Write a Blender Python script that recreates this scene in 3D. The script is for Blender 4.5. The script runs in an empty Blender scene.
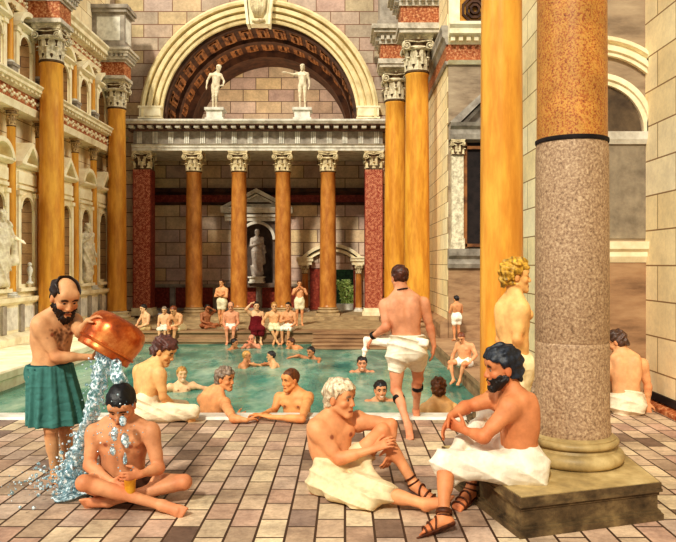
import bpy, bmesh, math, random
import numpy as np
from mathutils import Vector, Matrix

random.seed(7)
rng = np.random.default_rng(7)
SC = bpy.context.scene
COL = SC.collection
PI = math.pi

# ------------------------------------------------------------------ camera maths
FPX, CX, CY, EYE = 700.0, 345.0, 264.0, 1.86      # focal length (px), vanishing point, eye height

def px(x, y, d):
    return Vector(((x - CX) * d / FPX, d, EYE - (y - CY) * d / FPX))

# ------------------------------------------------------------------ materials
def srgb(r, g, b):
    f = lambda c: (c / 255 / 12.92) if c / 255 <= 0.04045 else (((c / 255) + 0.055) / 1.055) ** 2.4
    return (f(r), f(g), f(b), 1.0)

def new_mat(name):
    m = bpy.data.materials.new(name)
    m.use_nodes = True
    nt = m.node_tree
    return m, nt, nt.nodes, nt.links, nt.nodes['Principled BSDF']

def set_spec(bsdf, v):
    if 'Specular IOR Level' in bsdf.inputs: bsdf.inputs['Specular IOR Level'].default_value = v

def coords(nt, axes=None, scale=(1, 1, 1)):
    """object coordinates, optionally swizzled (axes such as 'yz' -> brick plane)"""
    n, l = nt.nodes, nt.links
    tc = n.new('ShaderNodeTexCoord')
    out = tc.outputs['Object']
    if axes:
        sp = n.new('ShaderNodeSeparateXYZ'); l.new(out, sp.inputs[0])
        cb = n.new('ShaderNodeCombineXYZ')
        for i, a in enumerate(axes): l.new(sp.outputs[a.upper()], cb.inputs[i])
        out = cb.outputs[0]
    if scale != (1, 1, 1):
        mp = n.new('ShaderNodeMapping'); l.new(out, mp.inputs[0]); mp.inputs['Scale'].default_value = scale
        out = mp.outputs[0]
    return out

def ramp(nt, fac, stops, interp='LINEAR'):
    r = nt.nodes.new('ShaderNodeValToRGB'); r.color_ramp.interpolation = interp
    el = r.color_ramp.elements
    while len(el) < len(stops): el.new(0.5)
    for e, (p, c) in zip(el, stops): e.position = p; e.color = c
    nt.links.new(fac, r.inputs[0])
    return r.outputs[0]

def noise(nt, vec, scale, detail=4, rough=0.6):
    n = nt.nodes.new('ShaderNodeTexNoise'); n.inputs['Scale'].default_value = scale
    n.inputs['Detail'].default_value = detail; n.inputs['Roughness'].default_value = rough
    nt.links.new(vec, n.inputs['Vector'])
    return n.outputs['Fac']

def mixc(nt, a, b, fac, mode='MIX'):
    m = nt.nodes.new('ShaderNodeMix'); m.data_type = 'RGBA'; m.blend_type = mode
    for sock, v in ((m.inputs['Factor'], fac), (m.inputs[6], a), (m.inputs[7], b)):
        if hasattr(v, 'links') or isinstance(v, bpy.types.NodeSocket): nt.links.new(v, sock)
        else: sock.default_value = v
    return m.outputs[2]

def bump(nt, bsdf, h, strength=0.3, dist=0.02):
    b = nt.nodes.new('ShaderNodeBump'); b.inputs['Strength'].default_value = strength
    b.inputs['Distance'].default_value = dist
    nt.links.new(h, b.inputs['Height']); nt.links.new(b.outputs[0], bsdf.inputs['Normal'])

def stone(name, stops, scale=4, rough=0.6, stretch=(1, 1, 1), bump_s=0.15, spec=0.3, detail=6):
    m, nt, n, l, bs = new_mat(name)
    v = coords(nt, None, stretch)
    f = noise(nt, v, scale, detail, 0.65)
    c = ramp(nt, f, stops)
    l.new(c, bs.inputs['Base Color']); bs.inputs['Roughness'].default_value = rough; set_spec(bs, spec)
    if bump_s: bump(nt, bs, f, bump_s)
    return m

def masonry(name, axes, bw, bh, stops, mortar, msize=0.012, rough=0.8, offset=0.5, dirt=0.35, nscale=3.0, squash=1.0):
    m, nt, n, l, bs = new_mat(name)
    v = coords(nt, axes)
    b = n.new('ShaderNodeTexBrick'); l.new(v, b.inputs['Vector'])
    b.inputs['Color1'].default_value = (0, 0, 0, 1); b.inputs['Color2'].default_value = (1, 1, 1, 1)
    b.inputs['Mortar'].default_value = (0.5, 0.5, 0.5, 1)
    b.inputs['Scale'].default_value = 1.0; b.inputs['Mortar Size'].default_value = msize
    b.inputs['Mortar Smooth'].default_value = 0.2
    b.inputs['Brick Width'].default_value = bw; b.inputs['Row Height'].default_value = bh
    b.offset = offset; b.squash = squash
    base = ramp(nt, b.outputs['Color'], stops)
    v2 = coords(nt)
    f = noise(nt, v2, nscale, 8, 0.7)
    f2 = noise(nt, v2, nscale * 9, 5, 0.7)
    d1 = ramp(nt, f, [(0.3, (0.45, 0.42, 0.42, 1)), (0.62, (1.12, 1.1, 1.05, 1))])
    d2 = ramp(nt, f2, [(0.3, (0.6, 0.55, 0.52, 1)), (0.6, (1.08, 1.08, 1.05, 1))])
    c = mixc(nt, base, d1, dirt * 1.6 if dirt < 0.6 else 1.0, 'MULTIPLY')
    c = mixc(nt, c, d2, dirt, 'MULTIPLY')
    c = mixc(nt, c, mortar, b.outputs['Fac'])
    l.new(c, bs.inputs['Base Color']); bs.inputs['Roughness'].default_value = rough; set_spec(bs, 0.25)
    bump(nt, bs, b.outputs['Fac'], -0.35, 0.02)
    return m

def attr_mat(name, rough=0.5, spec=0.35, nscale=30, namt=0.25, bump_s=0.0, creases=False):
    m, nt, n, l, bs = new_mat(name)
    a = n.new('ShaderNodeAttribute'); a.attribute_name = 'Col'
    v = coords(nt)
    f = noise(nt, v, nscale, 5, 0.6)
    g = ramp(nt, f, [(0.3, (1 - namt, 1 - namt * 1.25, 1 - namt * 1.4, 1)), (0.65, (1.06, 1.05, 1.03, 1))])
    c = mixc(nt, a.outputs['Color'], g, 1.0, 'MULTIPLY')
    l.new(c, bs.inputs['Base Color']); bs.inputs['Roughness'].default_value = rough; set_spec(bs, spec)
    if creases:
        v3 = coords(nt, None, (1.0, 1.0, 2.2)); f3 = noise(nt, v3, 4.0, 1, .4)
        n3 = n.new('ShaderNodeMath'); n3.operation = 'PINGPONG'; n3.inputs[1].default_value = .16; l.new(f3, n3.inputs[0])
        bump(nt, bs, n3.outputs[0], .55, .09)
    elif bump_s: bump(nt, bs, f, bump_s, 0.01)
    return m

def plain(name, col, col2=None, nscale=8, rough=0.6, metal=0.0, spec=0.3, bump_s=0.0, stretch=(1, 1, 1)):
    m, nt, n, l, bs = new_mat(name)
    v = coords(nt, None, stretch)
    f = noise(nt, v, nscale, 5, 0.6)
    col2 = col2 or tuple(c * 0.65 for c in col[:3]) + (1,)
    c = ramp(nt, f, [(0.35, col2), (0.6, col)])
    l.new(c, bs.inputs['Base Color']); bs.inputs['Roughness'].default_value = rough
    bs.inputs['Metallic'].default_value = metal; set_spec(bs, spec)
    if bump_s: bump(nt, bs, f, bump_s)
    return m

# ------------------------------------------------------------------ object helpers
def tag(o, label=None, cat=None, group=None, kind=None):
    if label: o['label'] = label
    if cat: o['category'] = cat
    if group: o['group'] = group
    if kind: o['kind'] = kind
    return o

def empty(name, loc, label, cat, group=None, rotz=0.0):
    o = bpy.data.objects.new(name, None); COL.objects.link(o)
    o.location = loc; o.rotation_euler = (0, 0, rotz); o.empty_display_size = 0.2
    return tag(o, label, cat, group)

def link_mesh(name, me, mat, parent=None, loc=None):
    o = bpy.data.objects.new(name, me); COL.objects.link(o)
    if mat is not None and not me.materials: me.materials.append(mat)
    if parent is not None: o.parent = parent
    if loc is not None: o.location = loc
    return o

def bm_mesh(name, bm, smooth=False, angle=None):
    bmesh.ops.recalc_face_normals(bm, faces=bm.faces)
    me = bpy.data.meshes.new(name); bm.to_mesh(me); bm.free()
    if smooth:
        for p in me.polygons: p.use_smooth = True
        if angle is not None:
            me.set_sharp_from_angle(angle=angle)
    return me

def obj(name, bm, mat, parent=None, loc=None, smooth=False, angle=None):
    return link_mesh(name, bm_mesh(name, bm, smooth, angle), mat, parent, loc)

def box(bm, x0, x1, y0, y1, z0, z1):
    v = [bm.verts.new((x, y, z)) for x in (x0, x1) for y in (y0, y1) for z in (z0, z1)]
    for f in ((0, 1, 3, 2), (4, 6, 7, 5), (0, 4, 5, 1), (2, 3, 7, 6), (0, 2, 6, 4), (1, 5, 7, 3)):
        bm.faces.new([v[i] for i in f])
    return v

def prism(bm, pts, fn, t0, t1):
    """extrude closed 2-D polygon pts between t0 and t1; fn(a,b,t)->xyz"""
    A = [bm.verts.new(fn(a, b, t0)) for a, b in pts]
    B = [bm.verts.new(fn(a, b, t1)) for a, b in pts]
    n = len(pts)
    for i in range(n):
        j = (i + 1) % n
        bm.faces.new((A[i], A[j], B[j], B[i]))
    bm.faces.new(A[::-1]); bm.faces.new(B)

def lathe(bm, prof, n=24, cx=0, cy=0, closed=False, M=None):
    rings = []
    for r, z in prof:
        ring = []
        for i in range(n):
            a = 2 * PI * i / n
            p = Vector((cx + r * math.cos(a), cy + r * math.sin(a), z))
            if M is not None: p = M @ p
            ring.append(bm.verts.new(p))
        rings.append(ring)
    for k in range(len(rings) - 1):
        for i in range(n):
            j = (i + 1) % n
            bm.faces.new((rings[k][i], rings[k][j], rings[k + 1][j], rings[k + 1][i]))
    if closed:
        bm.faces.new(rings[0][::-1]); bm.faces.new(rings[-1])

def sweep_arch(bm, prof, r_axis, fn, a0=0.0, a1=PI, n=32):
    """profile points (dr, depth) swept round an arc of radius r; fn(u, v, t)->xyz"""
    rings = []
    for i in range(n + 1):
        a = a0 + (a1 - a0) * i / n
        rings.append([bm.verts.new(fn((r_axis + dr) * math.cos(a), (r_axis + dr) * math.sin(a), t)) for dr, t in prof])
    m = len(prof)
    for i in range(n):
        for j in range(m):
            k = (j + 1) % m
            bm.faces.new((rings[i][j], rings[i][k], rings[i + 1][k], rings[i + 1][j]))
    bm.faces.new(rings[0]); bm.faces.new(rings[-1][::-1])

def tube(bm, pts, rad, n=8):
    pts = [Vector(p) for p in pts]
    rad = rad if isinstance(rad, (list, tuple)) else [rad] * len(pts)
    rings = []
    for i, p in enumerate(pts):
        t = (pts[min(i + 1, len(pts) - 1)] - pts[max(i - 1, 0)]).normalized()
        s = t.orthogonal().normalized() if i == 0 else (s - t * s.dot(t)).normalized()
        q = t.cross(s)
        rings.append([bm.verts.new(p + (s * math.cos(2 * PI * k / n) + q * math.sin(2 * PI * k / n)) * rad[i]) for k in range(n)])
    for i in range(len(rings) - 1):
        for k in range(n):
            j = (k + 1) % n
            bm.faces.new((rings[i][k], rings[i][j], rings[i + 1][j], rings[i + 1][k]))
    bm.faces.new(rings[0][::-1]); bm.faces.new(rings[-1])

# ------------------------------------------------------------------ implicit surfaces
def smin(a, b, k):
    if k <= 0: return np.minimum(a, b)
    h = np.clip(0.5 + 0.5 * (b - a) / k, 0, 1)
    return b + (a - b) * h - k * h * (1 - h)

def smax(a, b, k): return -smin(-a, -b, k)

V3 = lambda v: np.array((v[0], v[1], v[2]), dtype=np.float32)

class Cone:
    def __init__(s, a, b, ra, rb): s.a, s.b, s.ra, s.rb = V3(a), V3(b), ra, rb
    def bb(s):
        return np.minimum(s.a - s.ra, s.b - s.rb), np.maximum(s.a + s.ra, s.b + s.rb)
    def __call__(s, X, Y, Z):
        ab = s.b - s.a; L2 = float(ab @ ab) + 1e-9
        x, y, z = X - s.a[0], Y - s.a[1], Z - s.a[2]
        t = np.clip((x * ab[0] + y * ab[1] + z * ab[2]) / L2, 0, 1)
        return np.sqrt((x - t * ab[0]) ** 2 + (y - t * ab[1]) ** 2 + (z - t * ab[2]) ** 2) - (s.ra + (s.rb - s.ra) * t)

class Ell:
    def __init__(s, c, r, M): s.c, s.r, s.M = V3(c), np.array(r, np.float32), [V3(m) for m in M]
    def bb(s):
        e = np.sqrt(sum((s.M[i] * s.r[i]) ** 2 for i in range(3)))
        return s.c - e, s.c + e
    def __call__(s, X, Y, Z):
        x, y, z = X - s.c[0], Y - s.c[1], Z - s.c[2]
        k0 = k1 = 0
        for m, r in zip(s.M, s.r):
            q = x * m[0] + y * m[1] + z * m[2]
            k0 = k0 + (q / r) ** 2; k1 = k1 + (q / (r * r)) ** 2
        k0 = np.sqrt(k0); k1 = np.sqrt(k1) + 1e-6
        return k0 * (k0 - 1) / k1

class Flat:
    """capsule with an elliptical section: side radius / thickness radius at both ends"""
    def __init__(s, a, b, side, ra, rb):
        s.a, s.b = V3(a), V3(b)
        u = s.b - s.a; s.L = float(np.linalg.norm(u)) + 1e-6; u = u / s.L
        v = V3(side); v = v - u * float(v @ u); v = v / (np.linalg.norm(v) + 1e-9)
        s.u, s.v, s.w = u, v, np.cross(u, v); s.ra, s.rb = ra, rb
    def bb(s):
        m = max(max(s.ra), max(s.rb))
        return np.minimum(s.a, s.b) - m, np.maximum(s.a, s.b) + m
    def __call__(s, X, Y, Z):
        x, y, z = X - s.a[0], Y - s.a[1], Z - s.a[2]
        al = x * s.u[0] + y * s.u[1] + z * s.u[2]
        t = np.clip(al / s.L, 0, 1); e = al - t * s.L
        p = x * s.v[0] + y * s.v[1] + z * s.v[2]; q = x * s.w[0] + y * s.w[1] + z * s.w[2]
        r1 = s.ra[0] + (s.rb[0] - s.ra[0]) * t; r2 = s.ra[1] + (s.rb[1] - s.ra[1]) * t
        mr = np.minimum(r1, r2)
        k0 = np.sqrt((p / r1) ** 2 + (q / r2) ** 2 + (e / mr) ** 2) + 1e-6
        k1 = np.sqrt((p / r1 ** 2) ** 2 + (q / r2 ** 2) ** 2 + (e / mr ** 2) ** 2) + 1e-6
        return k0 * (k0 - 1) / k1

class Grid:
    def __init__(s, lo, hi, h):
        s.h = h; s.o = np.array(lo, np.float32) - 3 * h
        n = np.ceil((np.array(hi) + 3 * h - s.o) / h).astype(int) + 1
        s.n = n
        s.ax = [s.o[i] + h * np.arange(n[i], dtype=np.float32) for i in range(3)]
    def new(s): return np.full(tuple(s.n), 1.0, np.float32)
    def sl(s, lo, hi, m):
        r = []
        for i in range(3):
            a = int(max(0, math.floor((lo[i] - m - s.o[i]) / s.h))); b = int(min(s.n[i], math.ceil((hi[i] + m - s.o[i]) / s.h) + 1))
            if b <= a: return None
            r.append(slice(a, b))
        return tuple(r)
    def xyz(s, sl=None):
        sl = sl or (slice(None),) * 3
        return s.ax[0][sl[0]][:, None, None], s.ax[1][sl[1]][None, :, None], s.ax[2][sl[2]][None, None, :]
    def add(s, G, prim, k=0.02, sub=False):
        lo, hi = prim.bb()
        sl = s.sl(lo, hi, k + 3 * s.h)
        if sl is None: return
        d = prim(*s.xyz(sl)).astype(np.float32)
        G[sl] = smax(G[sl], -d, k) if sub else smin(G[sl], d, k)

_C = np.array([(i, j, k) for i in (0, 1) for j in (0, 1) for k in (0, 1)])
_E = [(a, b) for a in range(8) for b in range(a + 1, 8) if np.abs(_C[a] - _C[b]).sum() == 1]

def nets(F, g):
    ins = F < 0
    cnt = sum(ins[c[0]:F.shape[0] - 1 + c[0], c[1]:F.shape[1] - 1 + c[1], c[2]:F.shape[2] - 1 + c[2]].astype(np.int8) for c in _C)
    idx = np.argwhere((cnt > 0) & (cnt < 8))
    acc = np.zeros((len(idx), 3)); num = np.zeros(len(idx))
    vals = [F[tuple((idx + c).T)] for c in _C]
    for a, b in _E:
        fa, fb = vals[a], vals[b]
        m = (fa < 0) != (fb < 0)
        t = np.where(m, fa / np.where(m, fa - fb, 1), 0)
        p = _C[a] + t[:, None] * (_C[b] - _C[a])
        acc += p * m[:, None]; num += m
    V = g.o + (idx + acc / np.maximum(num, 1)[:, None]) * g.h
    vid = np.full(tuple(np.array(F.shape) - 1), -1, np.int64)
    vid[tuple(idx.T)] = np.arange(len(idx))
    Q = []
    for ax in range(3):
        b1, b2 = (ax + 1) % 3, (ax + 2) % 3
        s0 = [slice(None)] * 3; s1 = [slice(None)] * 3
        s0[ax] = slice(0, -1); s1[ax] = slice(1, None)
        A = ins[tuple(s0)]; B = ins[tuple(s1)]
        e = np.argwhere(A != B)
        e = e[(e[:, b1] > 0) & (e[:, b2] > 0) & (e[:, b1] < F.shape[b1] - 1) & (e[:, b2] < F.shape[b2] - 1)]
        if not len(e): continue
        sgn = A[tuple(e.T)]
        def cell(d1, d2):
            c = e.copy(); c[:, b1] -= d1; c[:, b2] -= d2
            return vid[tuple(c.T)]
        q = np.stack([cell(1, 1), cell(0, 1), cell(0, 0), cell(1, 0)], 1)
        q[~sgn] = q[~sgn][:, ::-1]
        Q.append(q)
    Q = np.concatenate(Q)
    return V, Q[(Q >= 0).all(1)]

def np_mesh(name, V, Q, cols=None):
    me = bpy.data.meshes.new(name)
    me.vertices.add(len(V)); me.vertices.foreach_set('co', V.astype(np.float32).ravel())
    me.loops.add(len(Q) * 4); me.loops.foreach_set('vertex_index', Q.astype(np.int32).ravel())
    me.polygons.add(len(Q)); me.polygons.foreach_set('loop_start', np.arange(0, len(Q) * 4, 4, dtype=np.int32))
    me.polygons.foreach_set('use_smooth', np.ones(len(Q), bool))
    me.update(calc_edges=True)
    if cols is not None:
        a = me.color_attributes.new('Col', 'FLOAT_COLOR', 'POINT')
        c4 = np.ones((len(V), 4), np.float32); c4[:, :3] = cols
        a.data.foreach_set('color', c4.ravel())
    return me

def relax(V, Q, it=2, w=0.5):
    for _ in range(it):
        acc = np.zeros_like(V); n = np.zeros(len(V))
        for a, b in ((0, 1), (1, 2), (2, 3), (3, 0)):
            np.add.at(acc, Q[:, a], V[Q[:, b]]); np.add.at(n, Q[:, a], 1)
            np.add.at(acc, Q[:, b], V[Q[:, a]]); np.add.at(n, Q[:, b], 1)
        V = V * (1 - w) + w * acc / np.maximum(n, 1)[:, None]
    return V

def blob(name, prims, h, mat, parent=None, origin=(0, 0, 0), k=0.02, warp=None, clips=(), shell=None, col=None, relax_it=1, post=None, colfn=None):
    """mesh from a smooth union of prims. warp(X,Y,Z)->offset added to the field; clips: (point, normal) keep side opposite to normal"""
    los, his = zip(*[p.bb() for p in prims])
    m = 0.04
    g = Grid(np.min(los, 0) - m, np.max(his, 0) + m, h)
    G = g.new()
    for p in prims: g.add(G, p, k)
    X, Y, Z = g.xyz()
    if warp is not None: G = G + warp(X, Y, Z).astype(np.float32)
    if shell: G = np.maximum(G, -(G + shell))
    for c, n in clips:
        G = np.maximum(G, (X - c[0]) * n[0] + (Y - c[1]) * n[1] + (Z - c[2]) * n[2])
    if post is not None: G = post(G, X, Y, Z)
    V, Q = nets(G, g)
    if len(V) == 0: return None
    if relax_it: V = relax(V, Q, relax_it)
    cols = None
    if col is not None:
        cols = np.tile(np.array(col[:3], np.float32), (len(V), 1))
        if colfn is not None: cols = cols * colfn(V)[:, None]
    me = np_mesh(name, V - np.array(origin), Q, cols)
    return link_mesh(name, me, mat, parent)
# ------------------------------------------------------------------ people
SKIN = attr_mat('skin', 0.52, 0.28, 14, 0.16, 0.03)
HAIRM = attr_mat('hair', 0.45, 0.45, 60, 0.55, 0.3)
CLOTHM = attr_mat('cloth', 0.85, 0.1, 22, 0.14, 0.08, True)
EYEM = attr_mat('eye', 0.2, 0.6, 5, 0.0)
LEATHER = plain('leather', srgb(96, 50, 24), srgb(58, 28, 14), 30, 0.5)
STATUE = attr_mat('statue_marble', 0.55, 0.3, 9, 0.3, 0.2)

def yawf(yaw):
    a = math.radians(yaw); return Vector((math.sin(a), -math.cos(a), 0))

def frame(f, up=Vector((0, 0, 1))):
    l = up.cross(f).normalized()
    return l

def lift(parent, spec, L):
    x, y, m = spec
    C = Vector((0, 0, EYE)); r = Vector(((x - CX) / FPX, 1, -(y - CY) / FPX))
    if isinstance(m, tuple):                      # ('z', height)
        d = (m[1] - EYE) / r.z
        return C + r * d
    if isinstance(m, str):
        q = C - parent
        a, b, c = r.dot(r), q.dot(r), q.dot(q) - L * L
        D = b * b - a * c
        d = -b / a if D <= 0 else (-b + (math.sqrt(D) if m == 'f' else -math.sqrt(D))) / a
        return C + r * d
    return C + r * (parent.y + m)

def from_pixels(d, s=1.0, P=None, N=None, H=None, shR=None, shL=None, elR=None, elL=None, wrR=None, wrL=None, haR=None, haL=None,
                knR=None, knL=None, anR=None, anL=None, toR=None, toL=None, hipyaw=0, hipup=None, **k):
    J = {'s': s}
    J['P'] = p = px(P[0], P[1], d)
    J['N'] = n = lift(p, N, 0); J['H'] = lift(n, H, 0)
    hl = frame(yawf(hipyaw)); J['hl'] = hl
    hu = hipup or Vector((0, 0, 1))
    for S, sg in (('R', -1), ('L', 1)):
        sh, el, wr, ha, kn, an, to = [{'shR': shR, 'shL': shL, 'elR': elR, 'elL': elL, 'wrR': wrR, 'wrL': wrL, 'haR': haR, 'haL': haL,
                                       'knR': knR, 'knL': knL, 'anR': anR, 'anL': anL, 'toR': toR, 'toL': toL}[q + S] for q in ('sh', 'el', 'wr', 'ha', 'kn', 'an', 'to')]
        J['sh' + S] = a = lift(n, sh, 0)
        J['el' + S] = b = lift(a, el, .30 * s)
        J['wr' + S] = c = lift(b, wr, .265 * s)
        J['ha' + S] = lift(c, ha, .1 * s)
        J['hip' + S] = h = p + hl * (sg * .092 * s) - hu * .02 * s
        J['kn' + S] = q = lift(h, kn, .44 * s)
        J['an' + S] = w = lift(q, an, .43 * s)
        J['to' + S] = lift(w, to, .18 * s)
    return J

PRE = {
 'stand': dict(P=(0, 0, .96), N=(0, .01, 1.46), H=(0, -.03, 1.63), sh=(.19, .01, 1.40), el=(.25, .03, 1.12), wr=(.26, -.06, .87), ha=(.26, -.1, .78),
               kn=(.1, -.02, .5), an=(.1, .03, .09), to=(.13, -.14, .03)),
 'sit': dict(P=(0, 0, .11), N=(0, -.03, .62), H=(0, -.1, .79), sh=(.19, -.02, .56), el=(.24, -.05, .27), wr=(.19, -.26, .18), ha=(.17, -.34, .16),
             kn=(.12, -.43, .10), an=(.09, -.42, -.31), to=(.12, -.58, -.38)),
 'swim': dict(P=(0, .16, -.50), N=(0, .02, .02), H=(0, -.05, .19), sh=(.19, .02, -.03), el=(.40, -.08, -.10), wr=(.5, -.28, -.08), ha=(.52, -.37, -.08),
              kn=(.14, .05, -.9), an=(.12, .35, -1.1), to=(.12, .5, -1.12)),
 'cross': dict(P=(0, 0, .11), N=(0, -.06, .60), H=(0, -.14, .77), sh=(.19, -.04, .55), el=(.25, -.15, .30), wr=(.12, -.32, .22), ha=(.08, -.38, .22),
               kn=(.33, -.28, .14), an=(-.05, -.36, .07), to=(-.2, -.4, .05)),
}

def preset(kind, loc, yaw, s=1.0, over=None, wet=None):
    J = {'s': s}
    f = yawf(yaw); l = frame(f); loc = Vector(loc)
    tw = lambda v: loc + (l * v[0] - f * v[1] + Vector((0, 0, v[2]))) * s
    T = PRE[kind]; over = over or {}
    for k in ('P', 'N', 'H'): J[k] = tw(over.get(k, T[k]))
    for S, sg in (('R', -1), ('L', 1)):
        for k in ('sh', 'el', 'wr', 'ha', 'kn', 'an', 'to'):
            v = over.get(k + S)
            if v is None:
                v = over.get(k, T[k]); v = (v[0] * sg, v[1], v[2])
            J[k + S] = tw(v)
        J['hip' + S] = J['P'] + l * (sg * .092 * s) - Vector((0, 0, .02 * s))
    J['hl'] = l
    return J

def hand_prims(W, T, pn, sg, s, curl, out):
    d = (T - W)
    d = d.normalized() if d.length > 1e-5 else Vector((0, -1, 0))
    pn = (pn - d * pn.dot(d))
    pn = pn.normalized() if pn.length > 1e-4 else d.orthogonal().normalized()
    q = d.cross(pn) * sg                       # towards the thumb
    k = 1.05 * s
    out.append((Flat(W, W + d * .085 * k, q, (.027 * k, .019 * k), (.040 * k, .015 * k)), .012))
    for i, (off, ln) in enumerate(((.031, .070), (.0105, .080), (-.0105, .074), (-.031, .058))):
        c = W + d * .088 * k + q * off * k
        dirv = (d + q * off * 2.6).normalized()
        ang = 0
        r0 = .0098
        for j, fr in enumerate((.44, .32, .24)):
            ang += curl * (0.7 if j == 0 else 1.0) * (1 + .06 * i)
            v = dirv * math.cos(ang) + pn * math.sin(ang)
            e = c + v * ln * fr * k
            out.append((Cone(c, e, (r0 - .0009 * j) * k, (r0 - .0009 * (j + 1)) * k), .004)); c = e
    b = W + d * .022 * k + q * .026 * k
    v = (d * .62 + q * .72 + pn * .25).normalized(); m = b + v * .048 * k
    v2 = (d * .85 + q * .3 + pn * .45).normalized()
    out.append((Cone(b, m, .0145 * k, .0115 * k), .008)); out.append((Cone(m, m + v2 * .036 * k, .0115 * k, .009 * k), .004))

def body_groups(J, hs, yaw, pitch, roll=0, hands=None, fem=0, bulk=1.0, detail=True):
    s = J['s']; B = bulk
    P, N, H = J['P'], J['N'], J['H']
    u = (N - P); T = u.length; u = u / T
    l = (J['shL'] - J['shR']); l = (l - u * l.dot(u)).normalized()
    f = l.cross(u).normalized()
    hl = J['hl']; hf = hl.cross(Vector((0, 0, 1))).normalized()
    hl2 = (hl - u * hl.dot(u)).normalized(); hf2 = hl2.cross(u).normalized()
    J['u'], J['l'], J['f'], J['hf'] = u, l, f, hf
    G = {'T': [], 'aR': [], 'aL': [], 'lR': [], 'lL': [], 'H': []}
    A = G['T'].append
    A((Ell(P + u * .01 * s, (.162 * s * B, .115 * s * B, .12 * s), (hl2, hf2, u)), .03))
    lm = (l + hl2).normalized()
    A((Flat(P + u * .05 * s, P + u * T * .55, lm, (.148 * s * B, .108 * s * B), (.150 * s * B, .108 * s * B)), .04))
    A((Ell(P + u * T * .68 - f * .008 * s, (.168 * s * B, .118 * s * B, .19 * s), (l, f, u)), .04))
    smid = N - u * .075 * s
    for S in 'RL': A((Cone(smid, J['sh' + S] - u * .015 * s, .078 * s, .058 * s), .05))
    for sg in (-1, 1):
        A((Ell(P + u * T * .74 + l * sg * .078 * s + f * .078 * s, (.080 * s, .040 * s, .058 * s), (l, f, u)), .012))
        A((Ell(P + u * T * .78 + l * sg * .092 * s - f * .098 * s, (.052 * s, .024 * s, .085 * s), (l, f, u)), .016))
        A((Cone(N + f * .045 * s + l * sg * .015 * s - u * .02 * s, J['sh' + ('L' if sg > 0 else 'R')] + f * .028 * s + u * .025 * s, .013 * s, .012 * s), .014))
        A((Cone(N + f * .045 * s + l * sg * .012 * s, N + (H - N) * .75 + l * sg * .05 * s, .014 * s, .016 * s), .014))
        A((Ell(P + u * T * .62 + l * sg * .105 * s - f * .045 * s, (.06 * s, .07 * s, .15 * s), (l, f, u)), .04))
        A((Ell(P + u * T * .80 + l * sg * .085 * s - f * .075 * s, (.07 * s, .04 * s, .085 * s), (l, f, u)), .03))
        A((Cone(N + (H - N) * .35 + l * sg * .02 * s, N + l * sg * .13 * s - u * .05 * s - f * .02 * s, .04 * s, .04 * s), .05))
        A((Ell(P + hl2 * sg * .078 * s - hf2 * .062 * s - u * .05 * s, (.085 * s, .08 * s, .09 * s), (hl2, hf2, u)), .03))
        A((Ell(P + u * T * (.27) + l * sg * .04 * s + f * .085 * s, (.05 * s, .03 * s, .11 * s), (l, f, u)), .03))   # abdominal columns
    G['T'].append(('sub', Cone(P + u * T * .12 - f * .138 * s, P + u * T * .86 - f * .150 * s, .022 * s, .024 * s), .03))
    G['T'].append(('sub', Cone(P + u * T * .30 + f * .132 * s, P + u * T * .84 + f * .140 * s, .012 * s, .014 * s), .02))
    for sg, S in ((-1, 'R'), (1, 'L')):
        a = G['a' + S].append
        sh, el, wr, ha = J['sh' + S], J['el' + S], J['wr' + S], J['ha' + S]
        ua = (el - sh); fa = (wr - el)
        a((Ell(sh + ua * .14, (.068 * s, .068 * s, .085 * s), (l, f, u)), .018))
        bend = (ua.normalized() - fa.normalized())
        bi = (fa - ua * (fa.dot(ua) / (ua.dot(ua) + 1e-9))); bi = bi.normalized() if bi.length > 1e-3 else f
        a((Cone(sh, el, .052 * s, .040 * s), .03))
        a((Cone(sh + ua * .35 + bi * .014 * s, sh + ua * .7 + bi * .012 * s, .042 * s, .037 * s), .03))
        a((Cone(sh + ua * .3 - bi * .014 * s, sh + ua * .65 - bi * .012 * s, .040 * s, .034 * s), .03))
        a((Cone(el, wr, .040 * s, .026 * s), .02))
        a((Cone(el + fa * .12, el + fa * .42, .043 * s, .036 * s), .03))
        pn = None
        if hands and hands.get(S): pn = hands[S].get('pn')
        if pn is None: pn = (P + u * T * .5) - wr
        curl = (hands or {}).get(S, {}).get('curl', .38)
        if detail: hand_prims(wr, ha, Vector(pn), -1 if S == 'L' else 1, s, curl, G['a' + S])
        else:
            dv = (ha - wr).normalized() if (ha - wr).length > 1e-4 else fa.normalized()
            a((Cone(wr, wr + dv * .09 * s, .03 * s, .036 * s), .02)); a((Cone(wr + dv * .09 * s, wr + dv * .17 * s, .034 * s, .022 * s), .01))
            qv = dv.cross(Vector(pn)); qv = qv.normalized() * (-1 if S == 'L' else 1) if qv.length > 1e-4 else l
            a((Cone(wr + dv * .03 * s, wr + dv * .08 * s + qv * .05 * s, .018 * s, .014 * s), .01))
        a = G['l' + S].append
        hp, kn, an, to = J['hip' + S], J['kn' + S], J['an' + S], J['to' + S]
        th = kn - hp; sk = an - kn
        back = (th - sk * (th.dot(sk) / (sk.dot(sk) + 1e-9))); back = back.normalized() if back.length > .02 else hf
        # 'back' points to the front of the knee; calf bulges opposite
        a((Cone(hp, kn, .090 * s * B, .056 * s), .03))
        a((Cone(hp + th * .2 + back * .012 * s, hp + th * .62 + back * .012 * s, .080 * s * B, .066 * s), .03))
        a((Ell(kn + back * .008 * s, (.052 * s,) * 3, (l, f, u)), .02))
        a((Cone(kn, an, .050 * s, .034 * s), .02))
        a((Cone(kn + sk * .18 - back * .020 * s, kn + sk * .45 - back * .014 * s, .047 * s, .042 * s), .035))
        tv = to - an; tl = tv.length
        tvn = tv.normalized()
        heel = an - tvn * .035 * s + (sk.normalized()) * .035 * s
        side = sk.cross(tv); side = side.normalized() if side.length > 1e-4 else l
        base = tvn.cross(side).normalized()
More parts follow.
